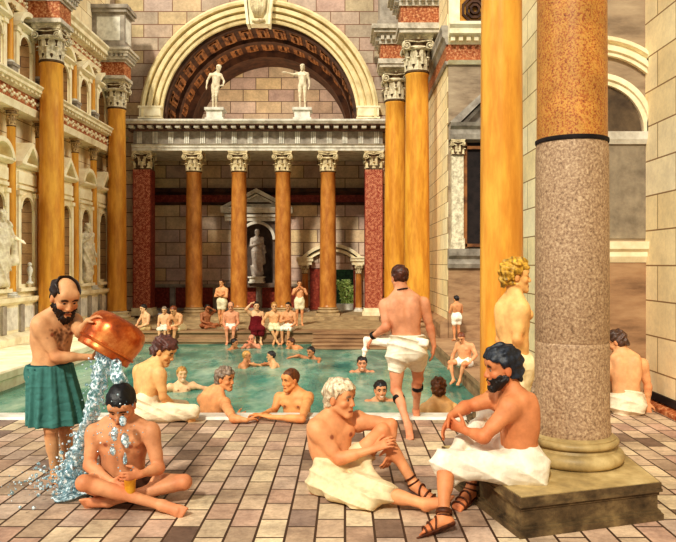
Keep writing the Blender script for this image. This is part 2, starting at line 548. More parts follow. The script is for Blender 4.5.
        ball = an + tvn * .115 * s + sk.normalized() * .03 * s
        a((Cone(an, heel, .036 * s, .035 * s), .02))
        a((Flat(heel + tvn * .02 * s, ball, side, (.034 * s, .03 * s), (.043 * s, .024 * s)), .02))
        a((Cone(an + tvn * .02 * s, ball - sk.normalized() * .004, .036 * s, .024 * s), .025))
        for i in range(5):
            o = side * (i - 2) * .0175 * s
            ln = (.058, .052, .046, .04, .033)[i if (side.dot(J['hl']) * sg < 0) == False else 4 - i] * s
            a((Cone(ball + o, ball + o + tvn * ln + sk.normalized() * .008 * s, .0125 * s, .0105 * s), .006))
    # head
    hfv = yawf(yaw); hlv = frame(hfv); up = Vector((0, 0, 1))
    p = math.radians(pitch); hfp = hfv * math.cos(p) - up * math.sin(p); hup = up * math.cos(p) + hfv * math.sin(p)
    r = math.radians(roll); hlp = hlv * math.cos(r) + hup * math.sin(r); hup = hup * math.cos(r) - hlv * math.sin(r)
    k = hs
    J['hd'] = (H, hlp, hfp, hup, k)
    at = lambda a, b, c: H + (hlp * a + hfp * b + hup * c) * k
    J['at'] = at
    M = (hlp, hfp, hup)
    a = G['H'].append
    a((Cone(N - u * .03 * s, at(0, -.025, -.055), .058 * s, .052 * k), .03))
    a((Ell(at(0, -.012, .028), (.076 * k, .098 * k, .094 * k), M), .03))
    a((Ell(at(0, .032, -.03), (.060 * k, .058 * k, .082 * k), M), .03))
    a((Cone(at(-.03, .06, .045), at(.03, .06, .045), .035 * k, .035 * k), .03))
    if detail:
        a((Cone(at(-.042, .066, .020), at(.042, .066, .020), .020 * k, .020 * k), .015))
        for sg in (-1, 1):
            a((Cone(at(sg * .054, 0.0, -.055), at(sg * .016, .070, -.106), .020 * k, .019 * k), .02))
            a((Ell(at(sg * .042, .062, -.030), (.024 * k, .022 * k, .022 * k), M), .02))
        a((Cone(at(-.008, .073, -.102), at(.008, .073, -.102), .021 * k, .021 * k), .02))
        a((Ell(at(0, .072, -.07), (.034 * k, .018 * k, .026 * k), M), .02))
        for sg in (-1, 1): G['H'].append(('sub', Ell(at(sg * .031, .098, .004), (.019 * k, .016 * k, .013 * k), M), .010))
        for sg in (-1, 1):
            a((Cone(at(sg * .018, .083, .012), at(sg * .044, .077, .011), .0060 * k, .0055 * k), .005))
            a((Cone(at(sg * .019, .081, -.0075), at(sg * .043, .075, -.007), .0045 * k, .0040 * k), .005))
        a((Cone(at(0, .086, .010), at(0, .104, -.032), .0082 * k, .0125 * k), .010))
        for sg in (-1, 1):
            a((Ell(at(sg * .012, .097, -.037), (.010 * k, .012 * k, .009 * k), M), .006))
            a((Ell(at(sg * .077, -.008, -.008), (.011 * k, .021 * k, .034 * k), M), .008))
        a((Cone(at(-.016, .0885, -.066), at(.016, .0885, -.066), .0078 * k, .0078 * k), .006))
        a((Cone(at(-.013, .0875, -.078), at(.013, .0875, -.078), .0082 * k, .0082 * k), .006))
    else:
        a((Cone(at(0, .07, -.1), at(0, .05, -.09), .028 * k, .03 * k), .02))
        a((Cone(at(0, .09, .0), at(0, .112, -.034), .012 * k, .017 * k), .012))
        for sg in (-1, 1): a((Ell(at(sg * .077, -.008, -.008), (.013 * k, .022 * k, .034 * k), M), .008))
    return G

def person(J, label, cat='person', group=None, name='person', h=.0085, hs=1.2, yaw=0, pitch=0, roll=0, hands=None, skin=(214, 160, 112), mat=None,
           detail=True, bulk=1.0, fem=0, base=None, eyes=True, smile=0, browc=(70, 45, 28), chest_hair=0, extra=None, tone=.0):
    G = body_groups(J, hs, yaw, pitch, roll, hands, fem, bulk, detail)
    allp = [q for g in G.values() for q in g]
    bbs = [(q[1] if q[0] == 'sub' else q[0]).bb() for q in allp]
    gr = Grid(np.min([b[0] for b in bbs], 0) - .02, np.max([b[1] for b in bbs], 0) + .02, h)
    F = {}
    for key, lst in G.items():
        A = gr.new()
        for q in lst:
            if q[0] == 'sub': gr.add(A, q[1], q[2], sub=True)
            else: gr.add(A, q[0], max(q[1], 0))
        F[key] = A
    s = J['s']
    tot = smin(F['T'], F['H'], .02 * s)
    res = tot
    for key, kk in (('aR', .025), ('aL', .025), ('lR', .02), ('lL', .02)):
        res = np.minimum(res, smin(tot, F[key], kk * s))
    V, Q = nets(res, gr)
    V = relax(V, Q, 1, .4)
    base = Vector(base) if base is not None else Vector((J['P'].x, J['P'].y, min(J['anR'].z, J['anL'].z, J['P'].z - .1 * s) - .05))
    J['base'] = base
    # ---- colour by anatomy
    gy = .3 * skin[0] + .59 * skin[1] + .11 * skin[2]; skin = tuple(q * .90 + gy * .10 for q in skin) if mat is None else skin
    sk = np.array(srgb(*skin)[:3], np.float32)
    c = np.tile(sk, (len(V), 1))
    if mat is None:
        nz = (np.sin(V[:, 0] * 23 + np.sin(V[:, 2] * 17) * 2) + np.sin(V[:, 2] * 19 + V[:, 1] * 13)) * .03
        c *= (1 + nz)[:, None]
        dist = lambda p: np.linalg.norm(V - np.array(p), axis=1)
        def dab(p, r, col, amt=1.0):
            w = (np.clip(1.25 - dist(p) / r, 0, .5) * 2 * amt)[:, None]
            c[:] = c * (1 - w) + np.array(srgb(*col)[:3]) * w
        red = (skin[0] * .93, skin[1] * .72, skin[2] * .62)
        for kx, r in (('elR', .07), ('elL', .07), ('knR', .09), ('knL', .09), ('haR', .1), ('haL', .1), ('toR', .1), ('toL', .1)): dab(J[kx], r * s, red, .35)
        if detail:
            at, k = J['at'], hs
            u, l, f, P = J['u'], J['l'], J['f'], J['P']; T = (J['N'] - P).length
            for sg in (-1, 1):
                dab(P + u * T * .70 + l * sg * .09 * s + f * .118 * s, .018 * s, (150, 84, 62), .9)
                dab(at(sg * .045, .075, -.035), .024 * k, red, .45)
                for t in np.linspace(-1, 1, 5): dab(at(sg * (.032 + .016 * t), .092 - .006 * t * t, .026 - .004 * t * t), .0095 * k, browc, .85)
                dab(at(sg * .078, -.008, -.008), .03 * k, red, .4)
            dab(at(0, .108, -.034), .02 * k, red, .4)
            for t in np.linspace(-1, 1, 9): dab(at(.022 * t, .096 - .008 * t * t, -.073 + (smile * .012 - .003) * t * t), .0065 * k, (skin[0] * .66, skin[1] * .44, skin[2] * .42), .85)
            if smile:
                for t in np.linspace(-1, 1, 5): dab(at(.015 * t, .098 - .006 * t * t, -.073 + .006 * t * t), .006 * k, (245, 238, 225), .95)
            dab(P + u * T * .16 + f * .13 * s, .014 * s, (140, 85, 60), .9)
            if chest_hair:
                for _ in range(90):
                    a, b = rng.normal(0, .05), rng.normal(.70, .1)
                    dab(P + u * T * b + l * a * s + f * .118 * s, .012 * s, (88, 54, 36), chest_hair)
        else:
            at, k = J['at'], hs
            for sg in (-1, 1): dab(at(sg * .032, .09, .008), .02 * k, (74, 46, 32), .8)
            dab(at(0, .095, -.07), .02 * k, (150, 74, 60), .6)
    me = np_mesh(name, V - np.array(base), Q, c)
    o = link_mesh(name, me, mat or SKIN, None, base)
    tag(o, label, cat, group)
    J['obj'] = o
    if detail and eyes:
        for sg in (-1, 1):
            ce = J['at'](sg * .031, .0745, .0025)
            vv, qq = [], []
            n, mm = 14, 10
            r = .0125 * hs
            cols = []
            ax = (J['hd'][2] * 1 + J['hd'][1] * 0).normalized()
            e1, e2 = J['hd'][1], J['hd'][3]
            for i in range(mm + 1):
                th = PI * i / mm
                for j in range(n):
                    ph = 2 * PI * j / n
                    vv.append(ce + (ax * math.cos(th) + (e1 * math.cos(ph) + e2 * math.sin(ph)) * math.sin(th)) * r)
                    cols.append((.02, .012, .008) if th < .66 else (.50, .44, .38))
            for i in range(mm):
                for j in range(n):
                    qq.append((i * n + j, i * n + (j + 1) % n, (i + 1) * n + (j + 1) % n, (i + 1) * n + j))
            me = np_mesh('eye', np.array(vv, np.float32) - np.array(base), np.array(qq), np.array(cols))
            link_mesh('eye', me, EYEM, o)
    return o

# ------------------------------------------------------------------ hair and beard
def hair(J, col, style='short', h=.007, amp=.007, thick=.013, seed=0):
    H, hl, hf, hu, k = J['hd']; at = J['at']; o = J['obj']; M = (hl, hf, hu)
    prims = [Ell(at(0, -.012, .030), ((.078 + thick) * k, (.100 + thick) * k, (.096 + thick) * k), M)]
    if style == 'full': prims += [Ell(at(0, .0, .055), (.088 * k, .105 * k, .085 * k), M), Ell(at(0, -.06, -.03), (.075 * k, .055 * k, .075 * k), M)]
    if style == 'bun': prims += [Ell(at(0, -.10, .06), (.05 * k, .05 * k, .05 * k), M)]
    Hn = np.array(H)
    def warp(X, Y, Z):
        q = 84 / k
        a = (X - Hn[0]) * hl[0] + (Y - Hn[1]) * hl[1] + (Z - Hn[2]) * hl[2]
        b = (X - Hn[0]) * hf[0] + (Y - Hn[1]) * hf[1] + (Z - Hn[2]) * hf[2]
        c = (X - Hn[0]) * hu[0] + (Y - Hn[1]) * hu[1] + (Z - Hn[2]) * hu[2]
        return amp * k * (np.sin(q * a + 2.2 * np.sin(q * .6 * c + seed)) + .8 * np.sin(q * .8 * b + 1.7 * np.sin(q * .7 * a + seed * 2)) + .6 * np.sin(q * 1.3 * c + q * .5 * b)) * .6
    def post(G, X, Y, Z):
        a = ((X - Hn[0]) * hl[0] + (Y - Hn[1]) * hl[1] + (Z - Hn[2]) * hl[2]) / k
        b = ((X - Hn[0]) * hf[0] + (Y - Hn[1]) * hf[1] + (Z - Hn[2]) * hf[2]) / k
        c = ((X - Hn[0]) * hu[0] + (Y - Hn[1]) * hu[1] + (Z - Hn[2]) * hu[2]) / k
        wob = .006 * np.sin(90 * a + seed) + .005 * np.sin(70 * b)
        line = np.where(b > .045, .058 + (b - .045) * .2 + np.abs(a) * -.15, -.045 + (b + .005) * 2.06) if style != 'buzz' else np.where(b > .045, .066 - np.abs(a) * .1, -.02 + (b + .005) * 1.7)
        line = np.where(b < -.005, -.045 - (-.005 - b) * .45, line)
        cut = (line - c + wob) * k
        ear = (.022 - np.sqrt((b + .004) ** 2 + ((c + .012) * .75) ** 2)) * k
        ear = np.where(np.abs(a) > .055, ear, -1)
        G = np.maximum(G, cut); G = np.maximum(G, ear)
        if style == 'balding':
            G = np.maximum(G, (.088 - np.sqrt(a ** 2 * 1.5 + (b - .05) ** 2 * .62 + (c - .11) ** 2)) * k)
        return G
    def strands(V):
        d = V - Hn
        a, b, c = d @ np.array(hl), d @ np.array(hf), d @ np.array(hu)
        t = np.sin(150 / k * a + 3 * np.sin(60 / k * b + seed)) * .5 + np.sin(170 / k * b + 40 / k * c + 2 * np.sin(50 / k * a)) * .5
        return 1 + .55 * t * np.abs(t) + .15 * np.sin(23 / k * a + 31 / k * c)
    return blob('hair', prims, h, HAIRM, o, J['base'], .02, warp, post=post, col=srgb(*col), colfn=strands)

def beard(J, col, h=.007, long=0.0, amp=.004, thin=0.0, chin=1.0):
    H, hl, hf, hu, k = J['hd']; at = J['at']; o = J['obj']; M = (hl, hf, hu); Hn = np.array(H)
    prims = [Ell(at(0, .040, -.045), (.068 * k, .056 * k, .080 * k), M)]
    for sg in (-1, 1): prims.append(Cone(at(sg * .058, .0, -.05), at(sg * .02, .072, -.108), .024 * k, .026 * k * chin))
    prims.append(Cone(at(0, .072, -.105), at(0, .070, -.12 - long), .028 * k * chin, .018 * k))
    prims.append(Cone(at(-.022, .088, -.058), at(.022, .088, -.058), .010 * k, .010 * k))
    def warp(X, Y, Z): return thin * k + amp * k * (np.sin(X * 210 + 2 * np.sin(Z * 120)) + np.sin(Y * 190 + Z * 150))
    def post(G, X, Y, Z):
        a = ((X - Hn[0]) * hl[0] + (Y - Hn[1]) * hl[1] + (Z - Hn[2]) * hl[2]) / k
        b = ((X - Hn[0]) * hf[0] + (Y - Hn[1]) * hf[1] + (Z - Hn[2]) * hf[2]) / k
        c = ((X - Hn[0]) * hu[0] + (Y - Hn[1]) * hu[1] + (Z - Hn[2]) * hu[2]) / k
        top = np.where(np.abs(a) > .040, -.02 + (.03 - b) * .4, -.056 + .25 * (np.abs(a) - .02) * (np.abs(a) > .02))
        G = np.maximum(G, (c - top) * k)
        G = np.maximum(G, (-.012 - b) * k)
        lip = .017 - np.sqrt((a * .75) ** 2 + (c + .074) ** 2 * 2.2); lip = np.where(b > .075, lip, -1)
        return np.maximum(G, lip * k)
    return blob('beard', prims, h, HAIRM, o, J['base'], .015, warp, post=post, col=srgb(*col))

# ------------------------------------------------------------------ clothing
def foldwarp(amp, freq, dirv, seed=0.0, dirv2=(0, 0, 1)):
    d, e = Vector(dirv).normalized(), Vector(dirv2).normalized()
    def w(X, Y, Z):
        a = X * d.x + Y * d.y + Z * d.z; b = X * e.x + Y * e.y + Z * e.z
        ph = freq * .5 * a + 1.0 * np.sin(freq * .12 * b + seed) + .8 * np.sin(freq * .16 * a + freq * .10 * b + seed * 1.7)
        m = .65 + .35 * np.sin(freq * .11 * a - freq * .17 * b + seed * 2.3)
        return amp * m * (3.0 * np.abs(np.sin(ph)) ** .7 - 2.0) + amp * .35 * np.sin(freq * .31 * b + freq * .2 * a + seed)
    return w

def wrap_prims(J, tR=.6, tL=.6, inf=.022, web=True, top=.07, bulk=1.0):
    s = J['s']; B = bulk; P = J['P']; u = J['u']; hl = J['hl']
    hl2 = (hl - u * hl.dot(u)).normalized(); hf2 = hl2.cross(u)
    pr = [Ell(P, ((.165 * B) * s + inf, .125 * s * B + inf, .13 * s), (hl2, hf2, u)),
          Flat(P - u * .03 * s, P + u * top * s, hl2, (.165 * s * B + inf, .125 * s * B + inf), (.152 * s * B + inf, .112 * s * B + inf))]
    for sg in (-1, 1): pr.append(Ell(P + hl2 * sg * .078 * s - hf2 * .062 * s - u * .05 * s, (.085 * s + inf, .08 * s + inf, .09 * s + inf), (hl2, hf2, u)))
    pts = {}
    for S, t in (('R', tR), ('L', tL)):
        hp, kn = J['hip' + S], J['kn' + S]
        rr = lambda q: (.096 * B + (.062 - .096 * B) * q) * s + inf
        tt = t
        e = hp + (kn - hp) * tt
        if t > 0: pr.append(Cone(hp, e, rr(0), rr(min(tt, 1))))
        pts[S] = (hp, kn, tt)
    if web:
        for q in (.35, .65, .95):
            a = pts['R'][0] + (pts['R'][1] - pts['R'][0]) * pts['R'][2] * q; b = pts['L'][0] + (pts['L'][1] - pts['L'][0]) * pts['L'][2] * q
            pr.append(Cone(a, b, .05 * s, .05 * s))
    return pr

def garment(J, name, prims, col, h=.0082, amp=.006, freq=60, fdir=(1, 0, 0), k=.035, clips=(), seed=0.0, fdir2=(0, 0, 1), shell=None, label=None, mat=None):
    o = blob(name, prims, h, mat or CLOTHM, J['obj'], J['base'], k, foldwarp(amp, freq, fdir, seed, fdir2), clips, shell, srgb(*col), 1)
    if o is not None and label: o['label'] = label
    return o

def band(J, name, a, b, t0, t1, r, mat, col=None):
    """a strap round a limb between fractions t0..t1 of a->b"""
    a, b = Vector(a), Vector(b); d = (b - a)
    p0, p1 = a + d * t0, a + d * t1
    bm = bmesh.new(); z = d.normalized(); x = z.orthogonal().normalized(); y = z.cross(x)
    n = 20; w = (p1 - p0).length; c = (p0 + p1) / 2 - J['base']
    prof = [(r, -w / 2), (r + .006, -w / 2), (r + .008, 0), (r + .006, w / 2), (r, w / 2)]
    rings = []
    for i in range(n):
        an = 2 * PI * i / n
        rings.append([bm.verts.new(c + (x * math.cos(an) + y * math.sin(an)) * q + z * zz) for q, zz in prof])
    for i in range(n):
        for j in range(5):
            bm.faces.new((rings[i][j], rings[i][(j + 1) % 5], rings[(i + 1) % n][(j + 1) % 5], rings[(i + 1) % n][j]))
    return obj(name, bm, mat, J['obj'], smooth=True)

def sandal(J, S):
    s = J['s']; an, to, kn = J['an' + S], J['to' + S], J['kn' + S]
    tv = (to - an); tv = tv.normalized(); sk = (an - kn).normalized()
    side = sk.cross(tv).normalized()
    heel = an - tvn_off(tv, s) + sk * .062 * s; toe = an + tv * .185 * s + sk * .058 * s
    prims = [Flat(heel, toe, side, (.040 * s, .012 * s), (.050 * s, .012 * s))]
    o = blob('sandal', prims, .006, LEATHER, J['obj'], J['base'], .01)
    def strap(c, ax, r1, r2, e1, e2, w=.007):
        bm = bmesh.new()
        pts = [c - J['base'] + e1 * r1 * math.cos(t) + e2 * r2 * math.sin(t) for t in np.linspace(0, 2 * PI, 22)]
        tube(bm, pts, w * s, 6)
        obj('strap', bm, LEATHER, o, smooth=True)
    nrm = tv.cross(side).normalized()
    strap(an + tv * .13 * s + sk * .034 * s, tv, .050 * s, .034 * s, side, nrm)
    strap(an + tv * .095 * s + sk * .026 * s, tv, .046 * s, .040 * s, side, nrm)
    strap(an + tv * .06 * s + sk * .016 * s, tv, .044 * s, .048 * s, side, (nrm + tv * .5).normalized())
    sd = side; fw = sd.cross(sk).normalized()
    strap(an - sk * .01 * s, sk, .041 * s, .043 * s, sd, fw)
    strap(an - sk * .05 * s, sk, .040 * s, .042 * s, sd, fw)
    return o

def tvn_off(tv, s): return tv * .068 * s
# ================================================================== main figures
BLACK = plain('black_strap', srgb(22, 18, 16), srgb(10, 8, 8), 20, .5)
TAN = (222, 164, 114); DARK = (192, 128, 84); FAIR = (236, 188, 142); BROWN = (176, 112, 72)
Z = Vector((0, 0, 1))

def build_main():
    # ---- 1 bearded man tipping a tub
    J = from_pixels(5.9, 1.0, P=(50, 372), N=(55, 314, -.03), H=(65, 297.5, -.05), shR=(39, 324, -.13), shL=(74, 321, .13),
        elR=(56, 357, 'n'), wrR=(93, 357, 'n'), haR=(103, 353, -.02), elL=(80, 333, 'n'), wrL=(88, 321, 'n'), haL=(100, 315, -.03),
        knR=(51, 428, -.05), anR=(55, 475, ('z', .085)), toR=(65, 485, ('z', .03)), knL=(65, 427, .02), anL=(69, 470, ('z', .085)), toL=(80, 477, ('z', .03)), hipyaw=40)
    person(J, 'bearded balding man in teal skirt standing and tipping the copper tub', h=.0085, hs=1.30, yaw=42, pitch=26, skin=TAN, chest_hair=.4, bulk=1.02,
           hands={'L': dict(pn=(.2, .1, -1), curl=.35), 'R': dict(pn=(0, 0, 1), curl=.4)}, browc=(40, 26, 18))
    hair(J, (42, 26, 20), 'balding', seed=1); beard(J, (38, 24, 18), long=.02)
    P = J['P']; kz = (J['knR'].z + J['knL'].z) / 2
    bot = (J['knR'] + J['knL']) / 2 + Vector((0, 0, -.02))
    ax = Vector((P.x, P.y, 0))
    def pleat(X, Y, Zz):
        th = np.arctan2(Y - P.y, X - P.x); t = np.clip((P.z + .06 - Zz) / .45, 0, 1)
        return (.004 + .016 * t) * np.sin(13 * th + 1.2 * np.sin(3 * th) + .8 * np.sin(7 * Zz)) + .003 * np.sin(29 * th)
    pr = [Flat(P + Z * .07, bot, J['hl'], (.185, .145), (.235, .19)), Ell(P - J['hf'] * .05, (.19, .14, .15), (J['hl'], J['hf'], Z))]
    o = blob('skirt', pr, .009, CLOTHM, J['obj'], J['base'], .04, pleat, [((0, 0, P.z + .065), (0, 0, 1)), ((0, 0, kz + .035), (0, 0, -1))], .022, srgb(74, 124, 118))
    o['label'] = 'pleated teal skirt'
    garment(J, 'waistband', [Flat(P + Z * .02, P + Z * .07, J['hl'], (.19, .15), (.175, .138))], (40, 84, 84), clips=[((0, 0, P.z + .075), (0, 0, 1)), ((0, 0, P.z + .03), (0, 0, -1))])

    # ---- 2 cross-legged man under the stream
    J = from_pixels(5.58, 1.06, P=(122, 483), N=(123, 419, -.12), H=(121.5, 405, -.06), shR=(95, 431, 0), shL=(150, 429, 0),
        elR=(89, 465, -.06), wrR=(112, 482, -.16), haR=(124, 489, -.05), elL=(159, 468, -.06), wrL=(141, 474, -.16), haL=(130, 477, -.05),
        knR=(84, 483, 'n'), knL=(184, 482, 'n'), anR=(161, 505, ('z', .065)), toR=(177, 511, ('z', .045)), anL=(110, 501, ('z', .06)), toL=(94, 502, ('z', .05)), hipyaw=0)
    person(J, 'wet black-haired man sitting cross-legged on the paving under poured water', hs=1.22, yaw=0, pitch=32, skin=(220, 152, 106), bulk=1.12,
           hands={'R': dict(pn=(.3, .9, .2), curl=.5), 'L': dict(pn=(-.3, .9, 0), curl=.6)}, browc=(30, 20, 16))
    hair(J, (18, 18, 22), 'short', amp=.004, seed=2)
    garment(J, 'loincloth', wrap_prims(J, .34, .34, .014, web=False, top=.02, bulk=1.12), (60, 36, 24), amp=.003)

    # ---- 3 young man sitting on the rim
    J = from_pixels(8.38, 1.12, P=(146, 409), N=(154, 363, .04), H=(164, 351, .03), shR=(160, 373, -.16), shL=(139, 369, .16),
        elR=(163, 397, -.02), wrR=(180, 412, ('z', .05)), haR=(189, 415, ('z', .03)), elL=(138, 395, .12), wrL=(150, 405, .2), haL=(158, 408, .05),
        knR=(190, 412, ('z', .12)), anR=(194, 442, .18), toR=(200, 450, .1), knL=(182, 407, .35), anL=(186, 436, .1), toL=(190, 445, .1), hipyaw=100)
    person(J, 'curly-haired young man in white towel sitting on the near pool rim', hs=1.34, yaw=78, pitch=26, skin=(238, 184, 118), bulk=.98,
           hands={'R': dict(pn=(0, 0, -1), curl=.1)})
    hair(J, (98, 60, 52), 'full', amp=.014, seed=3)
    garment(J, 'towel', wrap_prims(J, 1.06, 1.05, .020, top=.10), (238, 222, 190), amp=.015, freq=60, fdir=(.45, .2, 1), seed=3)

    # ---- 4 / 5 two men talking over the rim
    J = from_pixels(8.98, 1.08, P=(211, 437), N=(216, 389, 0), H=(225, 379, -.02), shR=(224, 402, -.14), shL=(202, 398, .14),
        elR=(233, 418.5, ('z', .06)), wrR=(246, 420, ('z', .05)), haR=(255, 418, ('z', .05)), elL=(214, 417, .1), wrL=(236, 416, -.1), haL=(246, 415, -.05),
        knR=(214, 490, 0), anR=(212, 535, .1), toR=(218, 545, -.1), knL=(206, 490, 0), anL=(206, 535, .1), toL=(210, 545, -.1), hipyaw=140)
    person(J, 'grey-haired man in the water leaning one arm on the rim, facing right', hs=1.16, yaw=66, pitch=4, skin=(232, 162, 106),
           hands={'R': dict(pn=(0, 0, -1), curl=.3)})
    hair(J, (146, 130, 114), 'full', amp=.010, seed=4)
    J = from_pixels(8.98, 1.06, P=(297, 437), N=(295, 391, 0), H=(290.5, 380, -.04), shR=(280, 397, .08), shL=(309, 396, -.08),
        elL=(302, 419, ('z', .06)), wrL=(270, 417, ('z', .06)), haL=(258, 413, ('z', .08)), elR=(274, 411, -.1), wrR=(261, 415, ('z', .07)), haR=(252, 414, ('z', .07)),
        knR=(292, 490, 0), anR=(292, 535, .1), toR=(290, 545, -.1), knL=(302, 490, 0), anL=(302, 535, .1), toL=(298, 545, -.1), hipyaw=-30)
    person(J, 'bald-templed man with cropped hair in the water, both arms on the rim', hs=1.14, yaw=-50, pitch=6, skin=(234, 160, 96),
           hands={'L': dict(pn=(0, .3, -1), curl=.45), 'R': dict(pn=(0, 0, -1), curl=.4)})
    hair(J, (112, 66, 34), 'buzz', amp=.002, thick=.006, seed=5)

    # ---- 6 white-haired man on the paving
    J = from_pixels(5.72, 1.12, P=(333, 478), N=(331, 416.5, .06), H=(340, 398, -.03), shR=(315, 427, -.13), shL=(353, 421, .12),
        elR=(339, 459, -.06), wrR=(374, 449, -.02), haR=(386, 443, -.03), elL=(391, 424, -.16), wrL=(392, 447, -.06), haL=(389, 458, -.03),
        knL=(382, 431, -.10), anL=(414, 484, ('z', .10)), toL=(428, 494, ('z', .04)), knR=(384, 492, ('z', .12)), anR=(425, 504, ('z', .075)), toR=(440, 500, ('z', .13)), hipyaw=45)
    person(J, 'white-haired man in cream cloth sitting on the paving with hands round one knee', hs=1.24, yaw=58, pitch=2, skin=(230, 158, 106), bulk=1.0,
           hands={'R': dict(pn=(.5, .6, -.5), curl=.35), 'L': dict(pn=(-.6, .5, 0), curl=.3)}, browc=(150, 130, 110))
    hair(J, (226, 212, 182), 'full', amp=.007, seed=6)
    pr = wrap_prims(J, 1.02, .50, .018, top=.11)
    hr, kr = J['hipR'], J['knR']
    pr += [Flat(hr + (kr - hr) * .25 - Z * .02 + Vector((0, -.03, 0)), kr + Vector((-.05, -.02, -.02)), Vector((.3, .9, .2)), (.16, .085), (.15, .075)),
           Flat(hr + (kr - hr) * .55 + Z * .03, px(366, 508, 5.3), Vector((1, .2, 0)), (.16, .05), (.13, .03))]
    garment(J, 'wrap', pr, (226, 208, 168), amp=.019, freq=40, fdir=(.35, .2, .9), seed=6, clips=[((0, 0, .012), (0, 0, -1))], label='cream cloth round the hips')
    sandal(J, 'L')

    # ---- 7 man walking into the pool, seen from behind
    J = from_pixels(7.95, 1.09, P=(407, 346), N=(402.5, 294, 0), H=(399.5, 277.5, .03), shR=(423, 302, .02), shL=(385, 304, -.02),
        elL=(386.5, 327, -.08), wrL=(373, 336, .12), haL=(366, 345, .02), elR=(430, 327, .03), wrR=(434, 346, .02), haR=(433, 354, .0),
        knL=(396, 390, -.03), anL=(408, 425, 'n'), toL=(409, 436, ('z', .03)), knR=(418, 379, .24), anR=(416, 410.5, ('z', .09)), toR=(417, 416, ('z', .03)), hipyaw=180)
    person(J, 'man in white loincloth seen from behind, stepping over the rim towards the pool', hs=1.08, yaw=-158, pitch=8, skin=(222, 154, 114), bulk=1.05,
           hands={'L': dict(pn=(.7, .3, 0), curl=.5), 'R': dict(pn=(-.8, .2, 0), curl=.25)})
    hair(J, (84, 46, 30), 'short', amp=.006, seed=7)
    P = J['P']
    pr = wrap_prims(J, .46, .38, .028, top=.12, bulk=1.05)
    garment(J, 'loincloth', pr, (236, 230, 208), amp=.016, freq=48, fdir=(.35, .2, 1), seed=7, clips=[((0, 0, P.z + .13), (0, 0, 1))])
    w = J['haL']; hp = P + Vector((-.17, -.02, .07))
    garment(J, 'towel', [Cone(w + Vector((.0, 0, .05)), w + Vector((-.02, -.02, -.10)), .034, .026), Flat(w + Vector((.02, .0, .04)), hp, Z, (.04, .02), (.085, .03)),
                         Flat(hp, P + Vector((.20, -.16, .05)), Z, (.06, .03), (.045, .03))], (250, 244, 226), amp=.007, freq=70, fdir=(.2, .1, 1), k=.03, seed=8)
    for S in 'LR': band(J, 'knee_strap', J['kn' + S], J['an' + S], .20, .30, .062, BLACK)
    band(J, 'wrist_band', J['wrL'], J['elL'], -.05, .12, .040, BLACK)
    band(J, 'necklace', J['N'], J['H'], .22, .30, .072, BLACK)

    # ---- 8 dark-haired man on the plinth
    J = from_pixels(5.2, 1.12, P=(523, 463), N=(513, 390, 0), H=(502.5, 368, -.02), shR=(500, 397, .16), shL=(513, 405, -.15),
        elL=(484, 437, -.04), wrL=(466, 431, .10), haL=(458, 427, .03), elR=(466, 407, -.06), wrR=(451, 416, -.10), haR=(443, 430, -.03),
        knL=(444, 462, 0.0), anL=(444, 518, ('z', .095)), toL=(420, 529, ('z', .035)), knR=(487, 408, 'f'), anR=(470, 491, ('z', .10)), toR=(456, 505, ('z', .04)), hipyaw=-96)
    person(J, 'black-haired bearded man in white wrap sitting on the column plinth', hs=1.28, yaw=-84, pitch=6, skin=(212, 134, 84), bulk=1.04,
           hands={'L': dict(pn=(.2, .7, .2), curl=.5), 'R': dict(pn=(.6, -.3, -.4), curl=.3)}, browc=(26, 20, 18))
    hair(J, (36, 44, 58), 'full', amp=.008, seed=9); beard(J, (34, 30, 30), long=-.016, thin=.0, amp=.002, chin=.92)
    pr = wrap_prims(J, 1.0, 1.02, .022, top=.07)
    hl_, kl = J['hipL'], J['knL']; kr = J['knR']; hr = J['hipR']
    pr += [Flat(kl + Vector((.10, 0, .0)), kl + Vector((.02, 0, -.10)), Vector((1, 0, 0)), (.12, .06), (.10, .055)),
           Flat(kr + Vector((.0, 0, .03)), kr + Vector((-.10, -.02, -.24)), Vector((0, 1, 0)), (.075, .06), (.09, .06)),
           Flat(kr + Vector((.02, -.02, -.16)), hl_ + (kl - hl_) * .62 + Vector((0, 0, .02)), Vector((1, 0, .2)), (.13, .05), (.14, .05)),
           Cone(kr + Vector((.03, 0, .02)), hr + (kr - hr) * .5, .072, .095)]
    garment(J, 'wrap', pr, (236, 228, 208), amp=.018, freq=42, fdir=(.55, .25, .8), seed=10, label='white cloth draped over both knees')
    sandal(J, 'L'); sandal(J, 'R')
    band(J, 'ankle_strap', J['anL'], J['knL'], .06, .14, .052, LEATHER)

    # ---- 9 blond youth beside the column
    J = from_pixels(6.75, 1.06, P=(514, 363), N=(514, 297, 0), H=(516, 276.5, 0), shR=(523, 308, -.12), shL=(503, 310, .12),
        elR=(517, 339, -.06), wrR=(527, 361, .16), haR=(531, 376, .02), elL=(500, 340, .03), wrL=(510, 362, .15), haL=(514, 376, .05),
        knR=(518, 408, 0), anR=(517, 448, ('z', .09)), toR=(530, 452, ('z', .03)), knL=(508, 408, .1), anL=(507, 446, ('z', .09)), toL=(520, 450, ('z', .03)), hipyaw=120)
    person(J, 'blond youth standing behind the plinth beside the great granite column', hs=1.26, yaw=88, pitch=0, skin=(246, 190, 116),
           hands={'R': dict(pn=(-.5, .5, 0), curl=.3)})
    hair(J, (206, 166, 66), 'full', amp=.014, seed=11, thick=.018)
    garment(J, 'towel', wrap_prims(J, .6, .6, .026, top=.02), (246, 226, 180), amp=.008)

